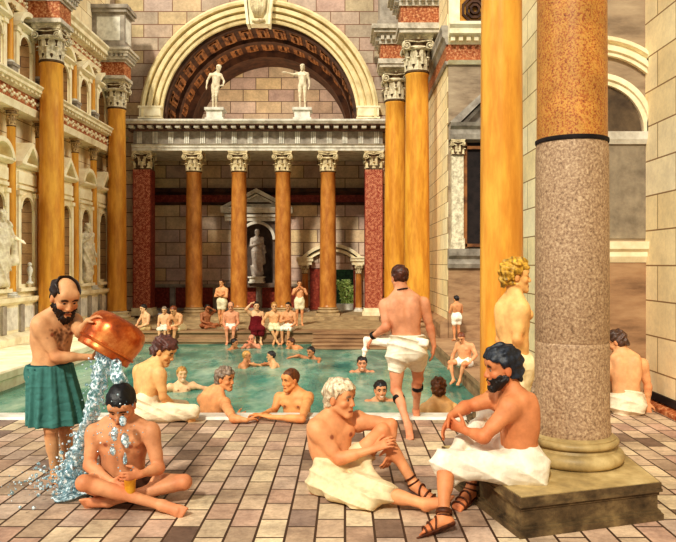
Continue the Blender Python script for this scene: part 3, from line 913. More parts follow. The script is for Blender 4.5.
    # ---- 10 man sitting on the right paving seen from behind
    J = from_pixels(8.7, 1.08, P=(627, 402), N=(624, 353, .06), H=(617, 342, .06), shR=(642, 363, 0), shL=(608, 367, 0),
        elL=(606, 383, .08), wrL=(603, 397, .2), haL=(604, 401, .1), elR=(648, 386, .02), wrR=(648, 403, .02), haR=(648, 409, ('z', .04)),
        knL=(600, 398, .34), anL=(622, 402, .2), toL=(634, 403, .1), knR=(642, 398, .34), anR=(626, 400, .25), toR=(614, 401, .1), hipyaw=180)
    person(J, 'man sitting on the right-hand paving with his back turned and head bowed', hs=1.12, yaw=-128, pitch=28, skin=(240, 176, 122), bulk=1.05,
           hands={'R': dict(pn=(0, 0, -1), curl=.2)})
    hair(J, (96, 72, 60), 'full', amp=.012, seed=12)
    garment(J, 'towel', wrap_prims(J, .8, .8, .026, top=.05), (240, 226, 198), amp=.010, freq=66, fdir=(.2, .1, 1), seed=13)

    # ---- 11 brown-haired bather at the rim seen from behind
    J = from_pixels(9.1, 1.0, P=(439, 440), N=(439, 399, 0), H=(438.5, 388.5, .02), shR=(453, 407, 0), shL=(425, 407, 0),
        elL=(421, 428, .05), wrL=(424, 440, .2), haL=(426, 444, .1), elR=(457, 428, .05), wrR=(455, 440, .2), haR=(453, 444, .1),
        knL=(434, 480, 0), anL=(434, 525, -.1), toL=(434, 530, .1), knR=(444, 480, 0), anR=(444, 525, -.1), toR=(444, 530, .1), hipyaw=180)
    person(J, 'brown-haired bather seen from behind in the water close to the near rim', hs=1.1, yaw=178, pitch=4, skin=(240, 184, 118))
    hair(J, (112, 66, 30), 'full', amp=.009, seed=14)

# ================================================================== smaller figures
WZ = -0.70                      # water level
FZ = -0.30                      # level of the far platform and side walks

def wpt(x, y, z):               # where the ray through a pixel meets height z
    d = (EYE - z) * FPX / (y - CY)
    return px(x, y, d)

HC = dict(black=(36, 28, 26), brown=(92, 56, 34), blond=(196, 150, 84), grey=(150, 138, 124), red=(140, 76, 40))

def small(kind, loc, yaw, label, s=1.0, hs=1.12, hy=None, pitch=0, hc='brown', style='short', skin=TAN, over=None, cloth=None, ctype='loincloth', group=None, h=.016, detail=False, smile=0, bulk=1.0):
    J = preset(kind, loc, yaw, s, over)
    person(J, label, group=group, h=h, hs=hs * s, yaw=yaw if hy is None else hy, pitch=pitch, skin=skin, detail=detail, smile=smile, bulk=bulk, browc=HC[hc])
    if style == 'bald': hair(J, HC[hc], 'balding', h=h * .8, amp=.003)
    elif style: hair(J, HC[hc], style, h=h * .8, amp=.006, seed=loc[0])
    if cloth is not None:
        if ctype == 'dress':
            u = J['u']; P = J['P']; N = J['N']; T = (N - P).length
            pr = wrap_prims(J, 1.05, 1.05, .045 * s, top=.12)
            pr += [Flat(P, P + u * T * .72, J['l'], (.19 * s, .15 * s), (.185 * s, .145 * s))]
            pr += [Flat(J['knR'], J['knL'], Vector((0, 0, 1)), (.10 * s, .12 * s), (.10 * s, .12 * s))]
            for S in 'RL': pr.append(Cone(J['kn' + S], J['kn' + S] + (J['an' + S] - J['kn' + S]) * .35, .10 * s, .11 * s))
            garment(J, 'dress', pr, cloth, h=h, amp=.012, freq=34, seed=2, clips=[(P + u * T * .74, u)])
        else:
            t = {'loincloth': .55, 'towel': .95, 'trunks': .4}[ctype]
            garment(J, ctype, wrap_prims(J, t, t, .028 * s, top=.08), cloth, h=h, amp=.008, freq=38, seed=loc[1])
    return J

def build_small():
    G1 = 'bathers in the water'; G2 = 'bathers on the far platform'
    # --- swimmers
    small('swim', wpt(380, 401, WZ), 8, 'smiling dark-haired swimmer nearest the near rim, behind the white-haired man', 1.12, 1.24, pitch=2, hc='black', skin=(224, 150, 106), group=G1, h=.011, detail=True, smile=1,
          over=dict(elL=(.34, -.02, -.2), wrL=(.3, -.2, -.32), haL=(.28, -.28, -.34), elR=(-.36, -.02, -.16), wrR=(-.56, -.12, -.22), haR=(-.64, -.16, -.24)))
    small('swim', wpt(362, 372, WZ), 0, 'smiling dark-haired swimmer with arms spread, left of the walking man', 1.08, 1.26, hc='black', skin=(222, 146, 106), group=G1, h=.013, detail=True, smile=1)
    small('swim', wpt(182, 391, WZ), 25, 'bather with pale shorts floating with arms spread beside the youth on the rim', 1.05, 1.12, hc='blond', skin=FAIR, group=G1, h=.013, detail=True, smile=1,
          over=dict(P=(0, -.06, -.32), N=(0, .06, .14), H=(0, .0, .32), sh=(.19, .05, .09), el=(.42, -.02, .02), wr=(.55, -.18, .02), ha=(.6, -.25, .03),
                    knR=(-.08, -.42, -.5), knL=(.12, -.42, -.48), anR=(-.05, -.82, -.56), anL=(.2, -.8, -.55), toR=(-.05, -.97, -.5), toL=(.24, -.95, -.5)), cloth=(240, 232, 210), ctype='trunks')
    lift_ = dict(P=(0, .1, -.42), N=(0, .0, .12), H=(0, -.05, .28), sh=(.19, .0, .07))
    small('swim', wpt(245, 367, WZ), 80, 'sandy-haired bather facing right, hand stretched to a dark-haired companion', .98, 1.0, hc='blond', style='buzz', skin=DARK, group=G1, h=.014,
          over=dict(lift_, elL=(.22, -.18, .0), wrL=(.14, -.42, .06), haL=(.12, -.5, .08), elR=(-.26, -.1, -.1), wrR=(-.2, -.3, -.14), haR=(-.18, -.38, -.12)))
    small('swim', wpt(273, 367, WZ), -72, 'dark-haired bather facing left, touching the hand of his companion', .98, 1.0, hc='black', skin=TAN, group=G1, h=.014,
          over=dict(lift_, elR=(-.22, -.18, .0), wrR=(-.14, -.42, .06), haR=(-.12, -.5, .08), elL=(.26, -.1, -.1), wrL=(.2, -.3, -.14), haL=(.18, -.38, -.12)))
    small('swim', wpt(233, 349, WZ), 70, 'dark-haired bather in the water below the old man on the ledge', .95, 1.1, hc='black', skin=DARK, group=G1)
    small('swim', wpt(252, 348, WZ), -10, 'pink-faced bather in the water below the woman in the maroon dress', .98, 1.15, hc='grey', style='bald', skin=(226, 150, 116), group=G1,
          over=dict(lift_, elL=(.28, -.12, .0), wrL=(.06, -.22, .16), haL=(.0, -.24, .2), elR=(-.28, -.12, .0), wrR=(-.08, -.24, .1), haR=(-.02, -.26, .14)))
    small('swim', wpt(292, 349, WZ), -50, 'brown-haired swimmer leaning forward just below the seated man with a towel', 1.0, 1.15, hc='brown', skin=(232, 150, 96), group=G1,
          over=dict(P=(0, .5, -.16), N=(0, .02, .04), knR=(-.1, .9, -.25), knL=(.1, .9, -.25), anR=(-.1, 1.3, -.3), anL=(.1, 1.3, -.3), toR=(-.1, 1.45, -.33), toL=(.1, 1.45, -.33)))
    small('swim', wpt(312, 359, WZ), -35, 'black-haired swimmer with arms raised out of the water before the steps', 1.0, 1.15, hc='black', skin=DARK, group=G1,
          over=dict(elL=(.36, -.14, .04), wrL=(.5, -.34, .02), haL=(.55, -.42, .0), elR=(-.34, -.12, .08), wrR=(-.5, -.28, .04), haR=(-.56, -.35, .0)))
    # --- sitting on the ledge of the far platform
    def ledge(x): return px(x, 331, 22.62) * 1.0
    def L(x, d=22.66): return Vector(((x - CX) * d / FPX, d, FZ))
    small('sit', L(146), -48, 'dark-haired bather on the far ledge, leftmost, legs to the left', .92, 1.15, pitch=10, hc='black', skin=FAIR, cloth=(206, 180, 130), group=G2,
          over=dict(elR=(-.26, -.14, .34), wrR=(-.12, -.28, .22), haR=(-.06, -.33, .2)))
    small('sit', L(165), 0, 'grey-haired small bather in white on the far ledge, second from the left', .85, 1.1, pitch=15, hc='grey', skin=FAIR, cloth=(240, 232, 214), ctype='towel', group=G2)
    small('sit', L(180), -25, 'brown-haired bather leaning forward on the far ledge, third from the left', 1.0, 1.12, pitch=25, hc='red', skin=TAN, cloth=(232, 214, 168), group=G2,
          over=dict(N=(0, -.22, .56), H=(0, -.33, .68), sh=(.19, -.2, .5), el=(.24, -.32, .25), wr=(.06, -.46, .16), ha=(0, -.5, .12)))
    small('sit', L(231), 5, 'balding old man in white trunks on the far ledge with legs hanging down', 1.0, 1.15, pitch=12, hc='grey', style='bald', skin=(232, 160, 120), cloth=(246, 238, 222), ctype='trunks', group=G2, bulk=1.1)
    small('sit', L(256), 15, 'woman in maroon dress on the far ledge with one arm raised to her head', 1.02, 1.1, pitch=0, hc='black', style='bun', skin=FAIR, cloth=(112, 34, 40), ctype='dress', group=G2,
          over=dict(elR=(-.34, -.12, .68), wrR=(-.16, -.1, .88), haR=(-.06, -.08, .9)))
    small('sit', L(274), 10, 'bare-headed bather in pale towel on the far ledge, between woman and towelled man', 1.0, 1.15, hc='blond', style='buzz', skin=(238, 180, 126), cloth=(240, 230, 190), ctype='towel', group=G2,
          over=dict(elR=(-.36, -.02, .32), wrR=(-.40, -.1, .1), haR=(-.42, -.14, .06), elL=(.38, -.02, .36), wrL=(.5, -.02, .16), haL=(.54, -.02, .1), anR=(.06, -.46, -.3), toR=(.12, -.6, -.36), anL=(-.02, -.36, -.3), toL=(-.05, -.5, -.37)))
    small('sit', L(289), -12, 'dark-haired man with white towel over shoulder on the far ledge, rightmost', 1.0, 1.1, hc='black', skin=(230, 166, 116), cloth=(248, 242, 228), ctype='towel', group=G2,
          over=dict(elR=(-.26, -.12, .3), wrR=(-.02, -.2, .36), haR=(.06, -.22, .38)))
    # --- on the platform
    d = 23.6
    small('cross', L(206, d), 35, 'dark-haired bather sitting on the far platform with an arm across the face', .88, 1.15, hc='black', skin=BROWN, cloth=(150, 90, 60), ctype='trunks', group=G2,
          over=dict(elL=(.26, -.28, .66), wrL=(.06, -.3, .78), haL=(-.02, -.3, .8)))
    small('stand', L(222, 24.2), -20, 'standing bather with arms folded and white towel beside the second column', .92, 1.05, hc='brown', skin=(240, 176, 120), cloth=(246, 240, 206), group=G2,
          over=dict(elR=(-.24, -.1, 1.14), wrR=(.04, -.2, 1.16), haR=(.12, -.2, 1.2), elL=(.25, -.08, 1.12), wrL=(.0, -.22, 1.2), haL=(-.1, -.22, 1.24), knL=(.05, -.02, .5), anL=(-.02, 0, .09)))
    small('stand', L(299.5, 24.6), 8, 'standing bather in white loincloth with both hands raised to the chin', .90, 1.05, hc='brown', skin=(236, 172, 120), cloth=(246, 240, 206), group=G2,
          over=dict(el=(.28, -.14, 1.22), wr=(.13, -.2, 1.44), ha=(.06, -.2, 1.5)))
    # --- right ledge
    p = px(455, 357, 15.9)
    small('sit', Vector((2.54, 14.8, FZ)), -40, 'man in white trunks sitting on the right-hand ledge, head bowed', .82, 1.05, hy=-25, pitch=28, hc='red', style='buzz', skin=(238, 166, 116), cloth=(250, 244, 228), ctype='trunks', h=.013, bulk=1.12, group='bathers on the right-hand ledge',
          over=dict(N=(0, -.10, .60), H=(0, -.2, .75), elR=(-.32, -.06, .28), wrR=(-.34, -.16, .04), haR=(-.34, -.22, -.02), elL=(.34, -.04, .32), wrL=(.26, -.22, .14), haL=(.22, -.3, .1), kn=(.2, -.42, .12)))
    small('stand', Vector((3.12, 19.6, FZ)), 200, 'dark-haired youth in white loincloth standing on the right-hand walk below the window', .72, 1.15, hy=215, hc='black', skin=(214, 146, 96), cloth=(246, 240, 222), h=.013, group='bathers on the right-hand ledge',
          over=dict(elR=(-.27, -.04, 1.12), wrR=(-.12, -.26, 1.2), haR=(-.05, -.3, 1.26), elL=(.27, -.04, 1.12), wrL=(.12, -.26, 1.2), haL=(.06, -.3, 1.26)))
# ------------------------------------------------------------------ architecture materials
M = {}
def build_materials():
    M['paver'] = masonry('paving_stones', 'yx', .34, .205, [(0, srgb(116, 92, 80)), (.18, srgb(214, 190, 164)), (.36, srgb(168, 138, 120)), (.52, srgb(232, 214, 182)), (.68, srgb(190, 156, 138)), (.84, srgb(218, 194, 174)), (1, srgb(144, 124, 114))],
                         srgb(74, 54, 40), .010, .65, .42, .55, 2.6)
    M['wallback'] = masonry('beige_ashlar', 'xz', 1.15, .52, [(0, srgb(198, 182, 162)), (.25, srgb(200, 168, 156)), (.5, srgb(212, 192, 150)), (.75, srgb(184, 168, 150)), (1, srgb(204, 182, 170))], srgb(132, 100, 82), .02, .8, .5, .4, 1.3)
    M['wallrecess'] = masonry('grey_ashlar', 'xz', 1.2, .56, [(0, srgb(226, 204, 186)), (.3, srgb(204, 178, 166)), (.6, srgb(230, 206, 164)), (1, srgb(196, 178, 168))], srgb(120, 98, 84), .02, .8, .5, .4, 1.3)
    M['wallleft'] = stone('cream_stone', [(.3, srgb(226, 204, 156)), (.55, srgb(252, 240, 204)), (.75, srgb(255, 248, 224))], 1.6, .7)
    M['wallleftup'] = masonry('cream_ashlar_left', 'yz', 1.0, .5, [(0, srgb(244, 228, 190)), (.5, srgb(236, 214, 170)), (1, srgb(250, 238, 206))], srgb(170, 140, 100), .014, .8, .5, .25, 1.2)
    M['pier'] = masonry('cream_ashlar_right', 'yz', 1.0, .46, [(0, srgb(252, 234, 190)), (.5, srgb(246, 224, 176)), (1, srgb(255, 240, 202))], srgb(150, 118, 80), .010, .8, .5, .22, 2.2)
    M['bay'] = stone('brown_travertine', [(.25, srgb(104, 78, 58)), (.5, srgb(160, 126, 94)), (.75, srgb(184, 152, 116))], 2.2, .7, (.6, 1, 2.6), detail=10)
    M['bayup'] = stone('grey_travertine', [(.25, srgb(112, 94, 76)), (.5, srgb(160, 140, 116)), (.75, srgb(188, 168, 140))], 2.0, .7, (.6, 1, 2.2), detail=10)
    M['greypanel'] = stone('grey_panel', [(.3, srgb(116, 104, 88)), (.7, srgb(160, 146, 124))], 5, .6)
    M['white'] = stone('white_marble', [(.3, srgb(184, 178, 164)), (.55, srgb(234, 230, 216)), (.8, srgb(248, 246, 236))], 3, .5)
    M['cream'] = stone('cream_moulding', [(.3, srgb(222, 202, 160)), (.6, srgb(252, 242, 208))], 2.5, .6)
    M['greystone'] = stone('grey_marble', [(.3, srgb(122, 112, 102)), (.6, srgb(176, 166, 152)), (.8, srgb(206, 196, 182))], 3, .6)
    M['capital'] = stone('capital_stone', [(.3, srgb(158, 134, 100)), (.6, srgb(240, 224, 182))], 6, .6)
    M['capitalgrey'] = stone('grey_capital_stone', [(.3, srgb(150, 134, 110)), (.6, srgb(236, 224, 192))], 8, .6)
    M['capitaldark'] = stone('brown_capital_stone', [(.3, srgb(96, 70, 46)), (.6, srgb(214, 180, 126))], 8, .6)
    M['lunette'] = stone('dark_lunette', [(.3, srgb(62, 50, 40)), (.7, srgb(112, 94, 72))], 4, .7)
    M['tan'] = stone('tan_platform_stone', [(.3, srgb(140, 116, 86)), (.6, srgb(196, 172, 132)), (.8, srgb(214, 192, 152))], 3, .7)
    M['cornice'] = stone('pale_cornice_stone', [(.3, srgb(150, 140, 124)), (.6, srgb(214, 204, 186)), (.8, srgb(236, 228, 212))], 5, .6)
    M['archcream'] = stone('yellow_cream_moulding', [(.3, srgb(206, 184, 134)), (.6, srgb(240, 222, 174))], 2.5, .6)
    M['bed'] = stone('brown_bed_moulding', [(.3, srgb(96, 72, 62)), (.7, srgb(140, 108, 94))], 6, .7)
    M['bell_shade'] = stone('capital_bell_shade', [(.3, srgb(60, 42, 28)), (.7, srgb(120, 94, 64))], 8, .7)  # crevice shade between capital leaves, put into a darker stone colour
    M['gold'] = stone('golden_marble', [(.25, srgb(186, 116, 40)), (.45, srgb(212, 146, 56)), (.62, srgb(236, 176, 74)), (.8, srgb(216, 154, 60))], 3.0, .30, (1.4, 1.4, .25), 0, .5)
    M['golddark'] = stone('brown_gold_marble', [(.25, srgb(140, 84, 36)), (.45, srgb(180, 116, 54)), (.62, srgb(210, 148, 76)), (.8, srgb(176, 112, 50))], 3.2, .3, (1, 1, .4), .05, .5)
    M['orange'] = stone('orange_marble', [(.34, srgb(122, 62, 36)), (.5, srgb(176, 100, 58)), (.64, srgb(214, 166, 122))], 16, .5)
    # ornamental red panels
    m, nt, n, l, bs = new_mat('red_ornament')
    v = coords(nt, 'xz')
    vo = n.new('ShaderNodeTexVoronoi'); vo.inputs['Scale'].default_value = 2.6; vo.inputs['Randomness'].default_value = 0.0; l.new(v, vo.inputs['Vector'])
    wv = n.new('ShaderNodeMath'); wv.operation = 'SINE'
    ml = n.new('ShaderNodeMath'); ml.operation = 'MULTIPLY'; ml.inputs[1].default_value = 42.0
    l.new(vo.outputs['Distance'], ml.inputs[0]); l.new(ml.outputs[0], wv.inputs[0])
    nz = noise(nt, v, 9, 6, .7)
    c1 = ramp(nt, wv.outputs[0], [(.25, srgb(146, 44, 24)), (.8, srgb(218, 142, 100))])
    c2 = ramp(nt, nz, [(.46, srgb(136, 46, 28)), (.56, srgb(222, 160, 122))])
    l.new(mixc(nt, c1, c2, .5), bs.inputs['Base Color']); bs.inputs['Roughness'].default_value = .5
    M['red'] = m
    M['redplain'] = stone('red_marble', [(.3, srgb(84, 26, 20)), (.55, srgb(140, 56, 40)), (.75, srgb(184, 112, 88))], 9, .5)
    M['granite'] = stone('grey_granite', [(.32, srgb(112, 88, 66)), (.5, srgb(168, 138, 108)), (.66, srgb(204, 178, 144))], 52, .55, (1, 1, 1), .1, .4, 9)
    m, nt, n, l, bs = new_mat('orange_porphyry')
    v = coords(nt)
    f1 = noise(nt, v, 64, 7, .75); f2 = noise(nt, v, 3.5, 6, .7)
    a = ramp(nt, f1, [(.34, srgb(96, 52, 36)), (.46, srgb(190, 112, 56)), (.55, srgb(206, 166, 78)), (.66, srgb(214, 128, 92))])
    b = ramp(nt, f2, [(.3, (.65, .6, .55, 1)), (.7, (1.1, 1.05, 1, 1))])
    l.new(mixc(nt, a, b, 1.0, 'MULTIPLY'), bs.inputs['Base Color']); bs.inputs['Roughness'].default_value = .4; M['porphyry'] = m
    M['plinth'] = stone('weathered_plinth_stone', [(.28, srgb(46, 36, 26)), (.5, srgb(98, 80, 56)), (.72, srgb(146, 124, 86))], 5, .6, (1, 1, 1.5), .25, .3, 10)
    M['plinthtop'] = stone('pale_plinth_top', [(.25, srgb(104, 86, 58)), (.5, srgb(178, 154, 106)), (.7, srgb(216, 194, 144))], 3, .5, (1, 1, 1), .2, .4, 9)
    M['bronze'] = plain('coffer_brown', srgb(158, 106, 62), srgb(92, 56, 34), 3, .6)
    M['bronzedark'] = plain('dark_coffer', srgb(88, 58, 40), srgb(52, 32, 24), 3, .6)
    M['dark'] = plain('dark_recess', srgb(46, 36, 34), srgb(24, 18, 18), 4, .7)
    M['niche'] = masonry('niche_stone', 'yz', .5, .3, [(0, srgb(196, 160, 112)), (1, srgb(170, 130, 92))], srgb(110, 82, 60), .01, .8, .5, .4, 2.5)
    M['nicheback'] = stone('grey_niche', [(.3, srgb(78, 66, 62)), (.7, srgb(132, 114, 102))], 2.2, .8)
    M['copper'] = None
    # water
    m, nt, n, l, bs = new_mat('pool_water')
    v = coords(nt, None, (1, .45, 1))
    f = noise(nt, v, 1.1, 5, .6); f2 = noise(nt, v, 3.4, 4, .6)
    c = ramp(nt, f, [(.32, srgb(74, 140, 132)), (.5, srgb(128, 188, 170)), (.64, srgb(204, 232, 210))])
    c = mixc(nt, c, ramp(nt, f2, [(.35, (.66, .78, .8, 1)), (.65, (1.2, 1.16, 1.06, 1))]), .8, 'MULTIPLY')
    l.new(c, bs.inputs['Base Color']); bs.inputs['Roughness'].default_value = .12; set_spec(bs, .5)
    b = n.new('ShaderNodeBump'); b.inputs['Strength'].default_value = .22; b.inputs['Distance'].default_value = .08
    l.new(f2, b.inputs['Height']); l.new(b.outputs[0], bs.inputs['Normal'])
    tr = n.new('ShaderNodeBsdfTransparent'); tr.inputs[0].default_value = srgb(150, 214, 198)
    mx = n.new('ShaderNodeMixShader'); mx.inputs[0].default_value = .36
    l.new(bs.outputs[0], mx.inputs[1]); l.new(tr.outputs[0], mx.inputs[2])
    l.new(mx.outputs[0], n['Material Output'].inputs['Surface']); M['water'] = m
    M['pooltile'] = stone('pool_floor_tile', [(.3, srgb(70, 140, 130)), (.7, srgb(150, 200, 180))], 1.5, .5)
    m, nt, n, l, bs = new_mat('poured_water')
    bs.inputs['Base Color'].default_value = srgb(196, 226, 232); bs.inputs['Roughness'].default_value = .08; set_spec(bs, .8)
    v = coords(nt); f = noise(nt, v, 38, 4, .6)
    l.new(ramp(nt, f, [(.38, srgb(84, 128, 146)), (.52, srgb(176, 208, 218)), (.62, srgb(250, 254, 255))]), bs.inputs['Base Color'])
    tr = n.new('ShaderNodeBsdfTransparent'); tr.inputs[0].default_value = (.86, .94, .96, 1)
    mx = n.new('ShaderNodeMixShader'); l.new(ramp(nt, f, [(.42, (.75, .75, .75, 1)), (.6, (.05, .05, .05, 1))]), mx.inputs[0])
    l.new(bs.outputs[0], mx.inputs[1]); l.new(tr.outputs[0], mx.inputs[2]); l.new(mx.outputs[0], n['Material Output'].inputs['Surface'])
    M['pour'] = m
    M['leaf'] = plain('garden_leaf', srgb(222, 236, 150), srgb(110, 150, 60), 6, .6)
    M['hedge'] = plain('dark_hedge', srgb(40, 70, 40), srgb(12, 26, 18), 8, .8)
    M['coffer'] = plain('ochre_coffer', srgb(214, 160, 70), srgb(178, 120, 46), 6, .6)

# ------------------------------------------------------------------ mapping helpers
def mapL(x0, base=(0, 0, 0)):      # wall facing +X, u = depth
    return lambda u, v, t: (x0 + t - base[0], u - base[1], v - base[2])
def mapR(x0, base=(0, 0, 0)):      # wall facing -X, u = depth
    return lambda u, v, t: (x0 - t - base[0], u - base[1], v - base[2])
def mapB(y0, base=(0, 0, 0)):      # wall facing the camera, u = X
    return lambda u, v, t: (u - base[0], y0 - t - base[1], v - base[2])

def rect(bm, fn, u0, u1, v0, v1, t0, t1):
    V = [bm.verts.new(fn(u, v, t)) for u in (u0, u1) for v in (v0, v1) for t in (t0, t1)]
    for f in ((0, 1, 3, 2), (4, 6, 7, 5), (0, 4, 5, 1), (2, 3, 7, 6), (0, 2, 6, 4), (1, 5, 7, 3)): bm.faces.new([V[i] for i in f])

def run(bm, fn, prof, u0, u1):
    """moulding: profile of (t, v) points closed against the wall, run from u0 to u1"""
    prism(bm, prof, lambda t, v, u: fn(u, v, t), u0, u1)

def dentils(bm, fn, u0, u1, v0, v1, t0, t1, pitch, w):
    n = max(1, int(round((u1 - u0) / pitch)))
    for i in range(n):
        c = u0 + (i + .5) * (u1 - u0) / n
        rect(bm, fn, c - w / 2, c + w / 2, v0, v1, t0, t1)

def cornice_prof(v0, v1, t0, out):
    h = v1 - v0
    return [(0, v0), (t0, v0), (t0 + out * .15, v0 + h * .12), (t0 + out * .35, v0 + h * .3), (t0 + out * .8, v0 + h * .42), (t0 + out * .8, v0 + h * .68), (t0 + out, v0 + h * .85), (t0 + out, v1), (0, v1)]

def arched_hole_face(bm, fn, u0, u1, v0, v1, uc, hw, vb, hh, t, n=16, ins=True):
    """flat face with an arched opening: half-width hw, sill vb, crown hh"""
    sp = hh - hw
    P = lambda u, v: bm.verts.new(fn(u, v, t))
    def quad(a, b, c, d): bm.faces.new((P(*a), P(*b), P(*c), P(*d)))
    if vb > v0 + 1e-4: quad((u0, v0), (u1, v0), (u1, vb), (u0, vb))
    quad((u0, vb), (uc - hw, vb), (uc - hw, sp), (u0, sp)); quad((uc + hw, vb), (u1, vb), (u1, sp), (uc + hw, sp))
    A = [(uc - hw * math.cos(PI * i / n), sp + hw * math.sin(PI * i / n)) for i in range(n + 1)]
    O = []
    for i in range(n + 1):
        a = PI * i / n; c, s_ = -math.cos(a), math.sin(a)
        k = 1e9
        if c < -1e-6: k = min(k, (uc - u0) / -c)
        if c > 1e-6: k = min(k, (u1 - uc) / c)
        if s_ > 1e-6: k = min(k, (v1 - sp) / s_)
        O.append((uc + c * k, sp + s_ * k))
    for i in range(n):
        quad(A[i], A[i + 1], O[i + 1], O[i])
        for cx_ in (u0, u1):
            a, b = O[i], O[i + 1]
            on_side = lambda p: abs(p[0] - cx_) < 1e-4
            on_top = lambda p: abs(p[1] - v1) < 1e-4
            if (on_side(a) and on_top(b) and not on_top(a)) or (on_side(b) and on_top(a) and not on_top(b)):
                bm.faces.new((P(*a), P(*b), P(cx_, v1)))

def recess(bm, fn, uc, hw, vb, hh, t, depth=1.0, n=14):
    sp = hh - hw; rows = [(1, vb), (1, (vb + sp) / 2), (1, sp)] + [(math.cos(p), sp + hw * math.sin(p)) for p in [PI / 2 * i / 7 for i in range(1, 8)]]
    g = [[bm.verts.new(fn(uc + hw * k * math.cos(PI * i / n), v, t - hw * depth * k * math.sin(PI * i / n))) for i in range(n + 1)] for k, v in rows]
    for a in range(len(rows) - 1):
        for i in range(n): bm.faces.new((g[a][i], g[a][i + 1], g[a + 1][i + 1], g[a + 1][i]))
    bm.faces.new([g[0][i] for i in range(n + 1)])

_caps = {}
def capital_mesh(r, h, square=False):
    key = (round(r, 3), round(h, 3), square)
    if key in _caps: return _caps[key]
    bm = bmesh.new()
    if square:
        box(bm, -r, r, -r, r, 0, h * .86)
    else:
        lathe(bm, [(r * .98, 0), (r * 1.08, h * .02), (r * 1.08, h * .06), (r * .96, h * .08), (r * .98, h * .45), (r * 1.1, h * .75), (r * 1.28, h * .86)], 20, closed=True)
    for f_ in bm.faces: f_.material_index = 1  # core behind the leaves takes the painted-shade slot
    # acanthus leaves
    for row, (z0, z1, cnt, off, o) in enumerate(((.07, .42, 8, 0, .30), (.22, .68, 8, .5, .38))):
        for i in range(cnt):
            a = 2 * PI * (i + off) / cnt
            w = r * .36
            pts = []
            for j in range(7):
                t = j / 6
                rr = (1.02 + o * t ** 3) * r; z = (z0 + (z1 - z0) * math.sin(t * 2.0) / math.sin(1.45) if t < .9 else z1 - .04) * h
                if square: rr = rr / max(abs(math.cos(a)), abs(math.sin(a)))
                ww = w * (1 - .55 * t) * (1 + .22 * math.cos(t * 18))
                pts.append((rr, z, ww))
            rows = []
            for rr, z, ww in pts:
                rows.append([bm.verts.new((rr * d_ * math.cos(a) - q * ww * math.sin(a), rr * d_ * math.sin(a) + q * ww * math.cos(a), z)) for q, d_ in ((-1, .95), (-.4, 1.0), (0, 1.07), (.4, 1.0), (1, .95))])
            for j in range(6):
                for q in range(4): bm.faces.new((rows[j][q], rows[j][q + 1], rows[j + 1][q + 1], rows[j + 1][q]))
    # scrolls on the four faces, joined by a beaded echinus
    if not square:
        prof = [(r * 1.06, h * .60)] + [(r * 1.10 + r * .12 * math.cos(t), h * .66 + h * .05 * math.sin(t)) for t in np.linspace(-PI / 2, PI / 2, 7)] + [(r * 1.06, h * .72)]
        lathe(bm, prof, 20)
    for i in range(4):
        a = i * PI / 2; nx, ny = math.cos(a), math.sin(a); tx, ty = -ny, nx
        for sg in (-1, 1):
            pts = []
            for j in range(26):
                th = j / 25 * 3.6 * PI; q = r * .40 * (1 - j / 30)
                tt = sg * (r * .98 + q * math.sin(th)); zz = h * .70 + q * math.cos(th)
                rad = r * (1.20 + .10 * j / 25)
                pts.append((nx * rad + tx * tt, ny * rad + ty * tt, zz))
            tube(bm, [(nx * r * 1.14, ny * r * 1.14, h * .80)] + pts, r * .062, 5)
            c = Vector((nx * r * 1.26 + tx * sg * r * .98, ny * r * 1.26 + ty * sg * r * .98, h * .70))
            bmesh.ops.create_icosphere(bm, subdivisions=1, radius=r * .11, matrix=Matrix.Translation(c))
    # abacus with hollow sides
    pts = []
    R_ = r * 1.72
    for i in range(4):
        a0, a1 = PI / 4 + i * PI / 2, PI / 4 + (i + 1) * PI / 2
        A_ = Vector((math.cos(a0), math.sin(a0))) * R_; B_ = Vector((math.cos(a1), math.sin(a1))) * R_
        nm = ((A_ + B_) / 2).normalized()
        for j in range(8):
            t = j / 8
            p = A_.lerp(B_, t) - nm * r * .22 * math.sin(PI * t); pts.append((p.x, p.y))
    prism(bm, pts, lambda x, y, z: (x, y, z), h * .86, h * .92)
    prism(bm, [(x * 1.06, y * 1.06) for x, y in pts], lambda x, y, z: (x, y, z), h * .92, h)
    for i in range(4):
        a = i * PI / 2; c = Vector((math.cos(a), math.sin(a), 0)) * r * 1.12 + Vector((0, 0, h * .9))
        bmesh.ops.create_icosphere(bm, subdivisions=1, radius=r * .16, matrix=Matrix.Translation(c))
    _caps[key] = bm_mesh('capital', bm, True, .7)
    return _caps[key]

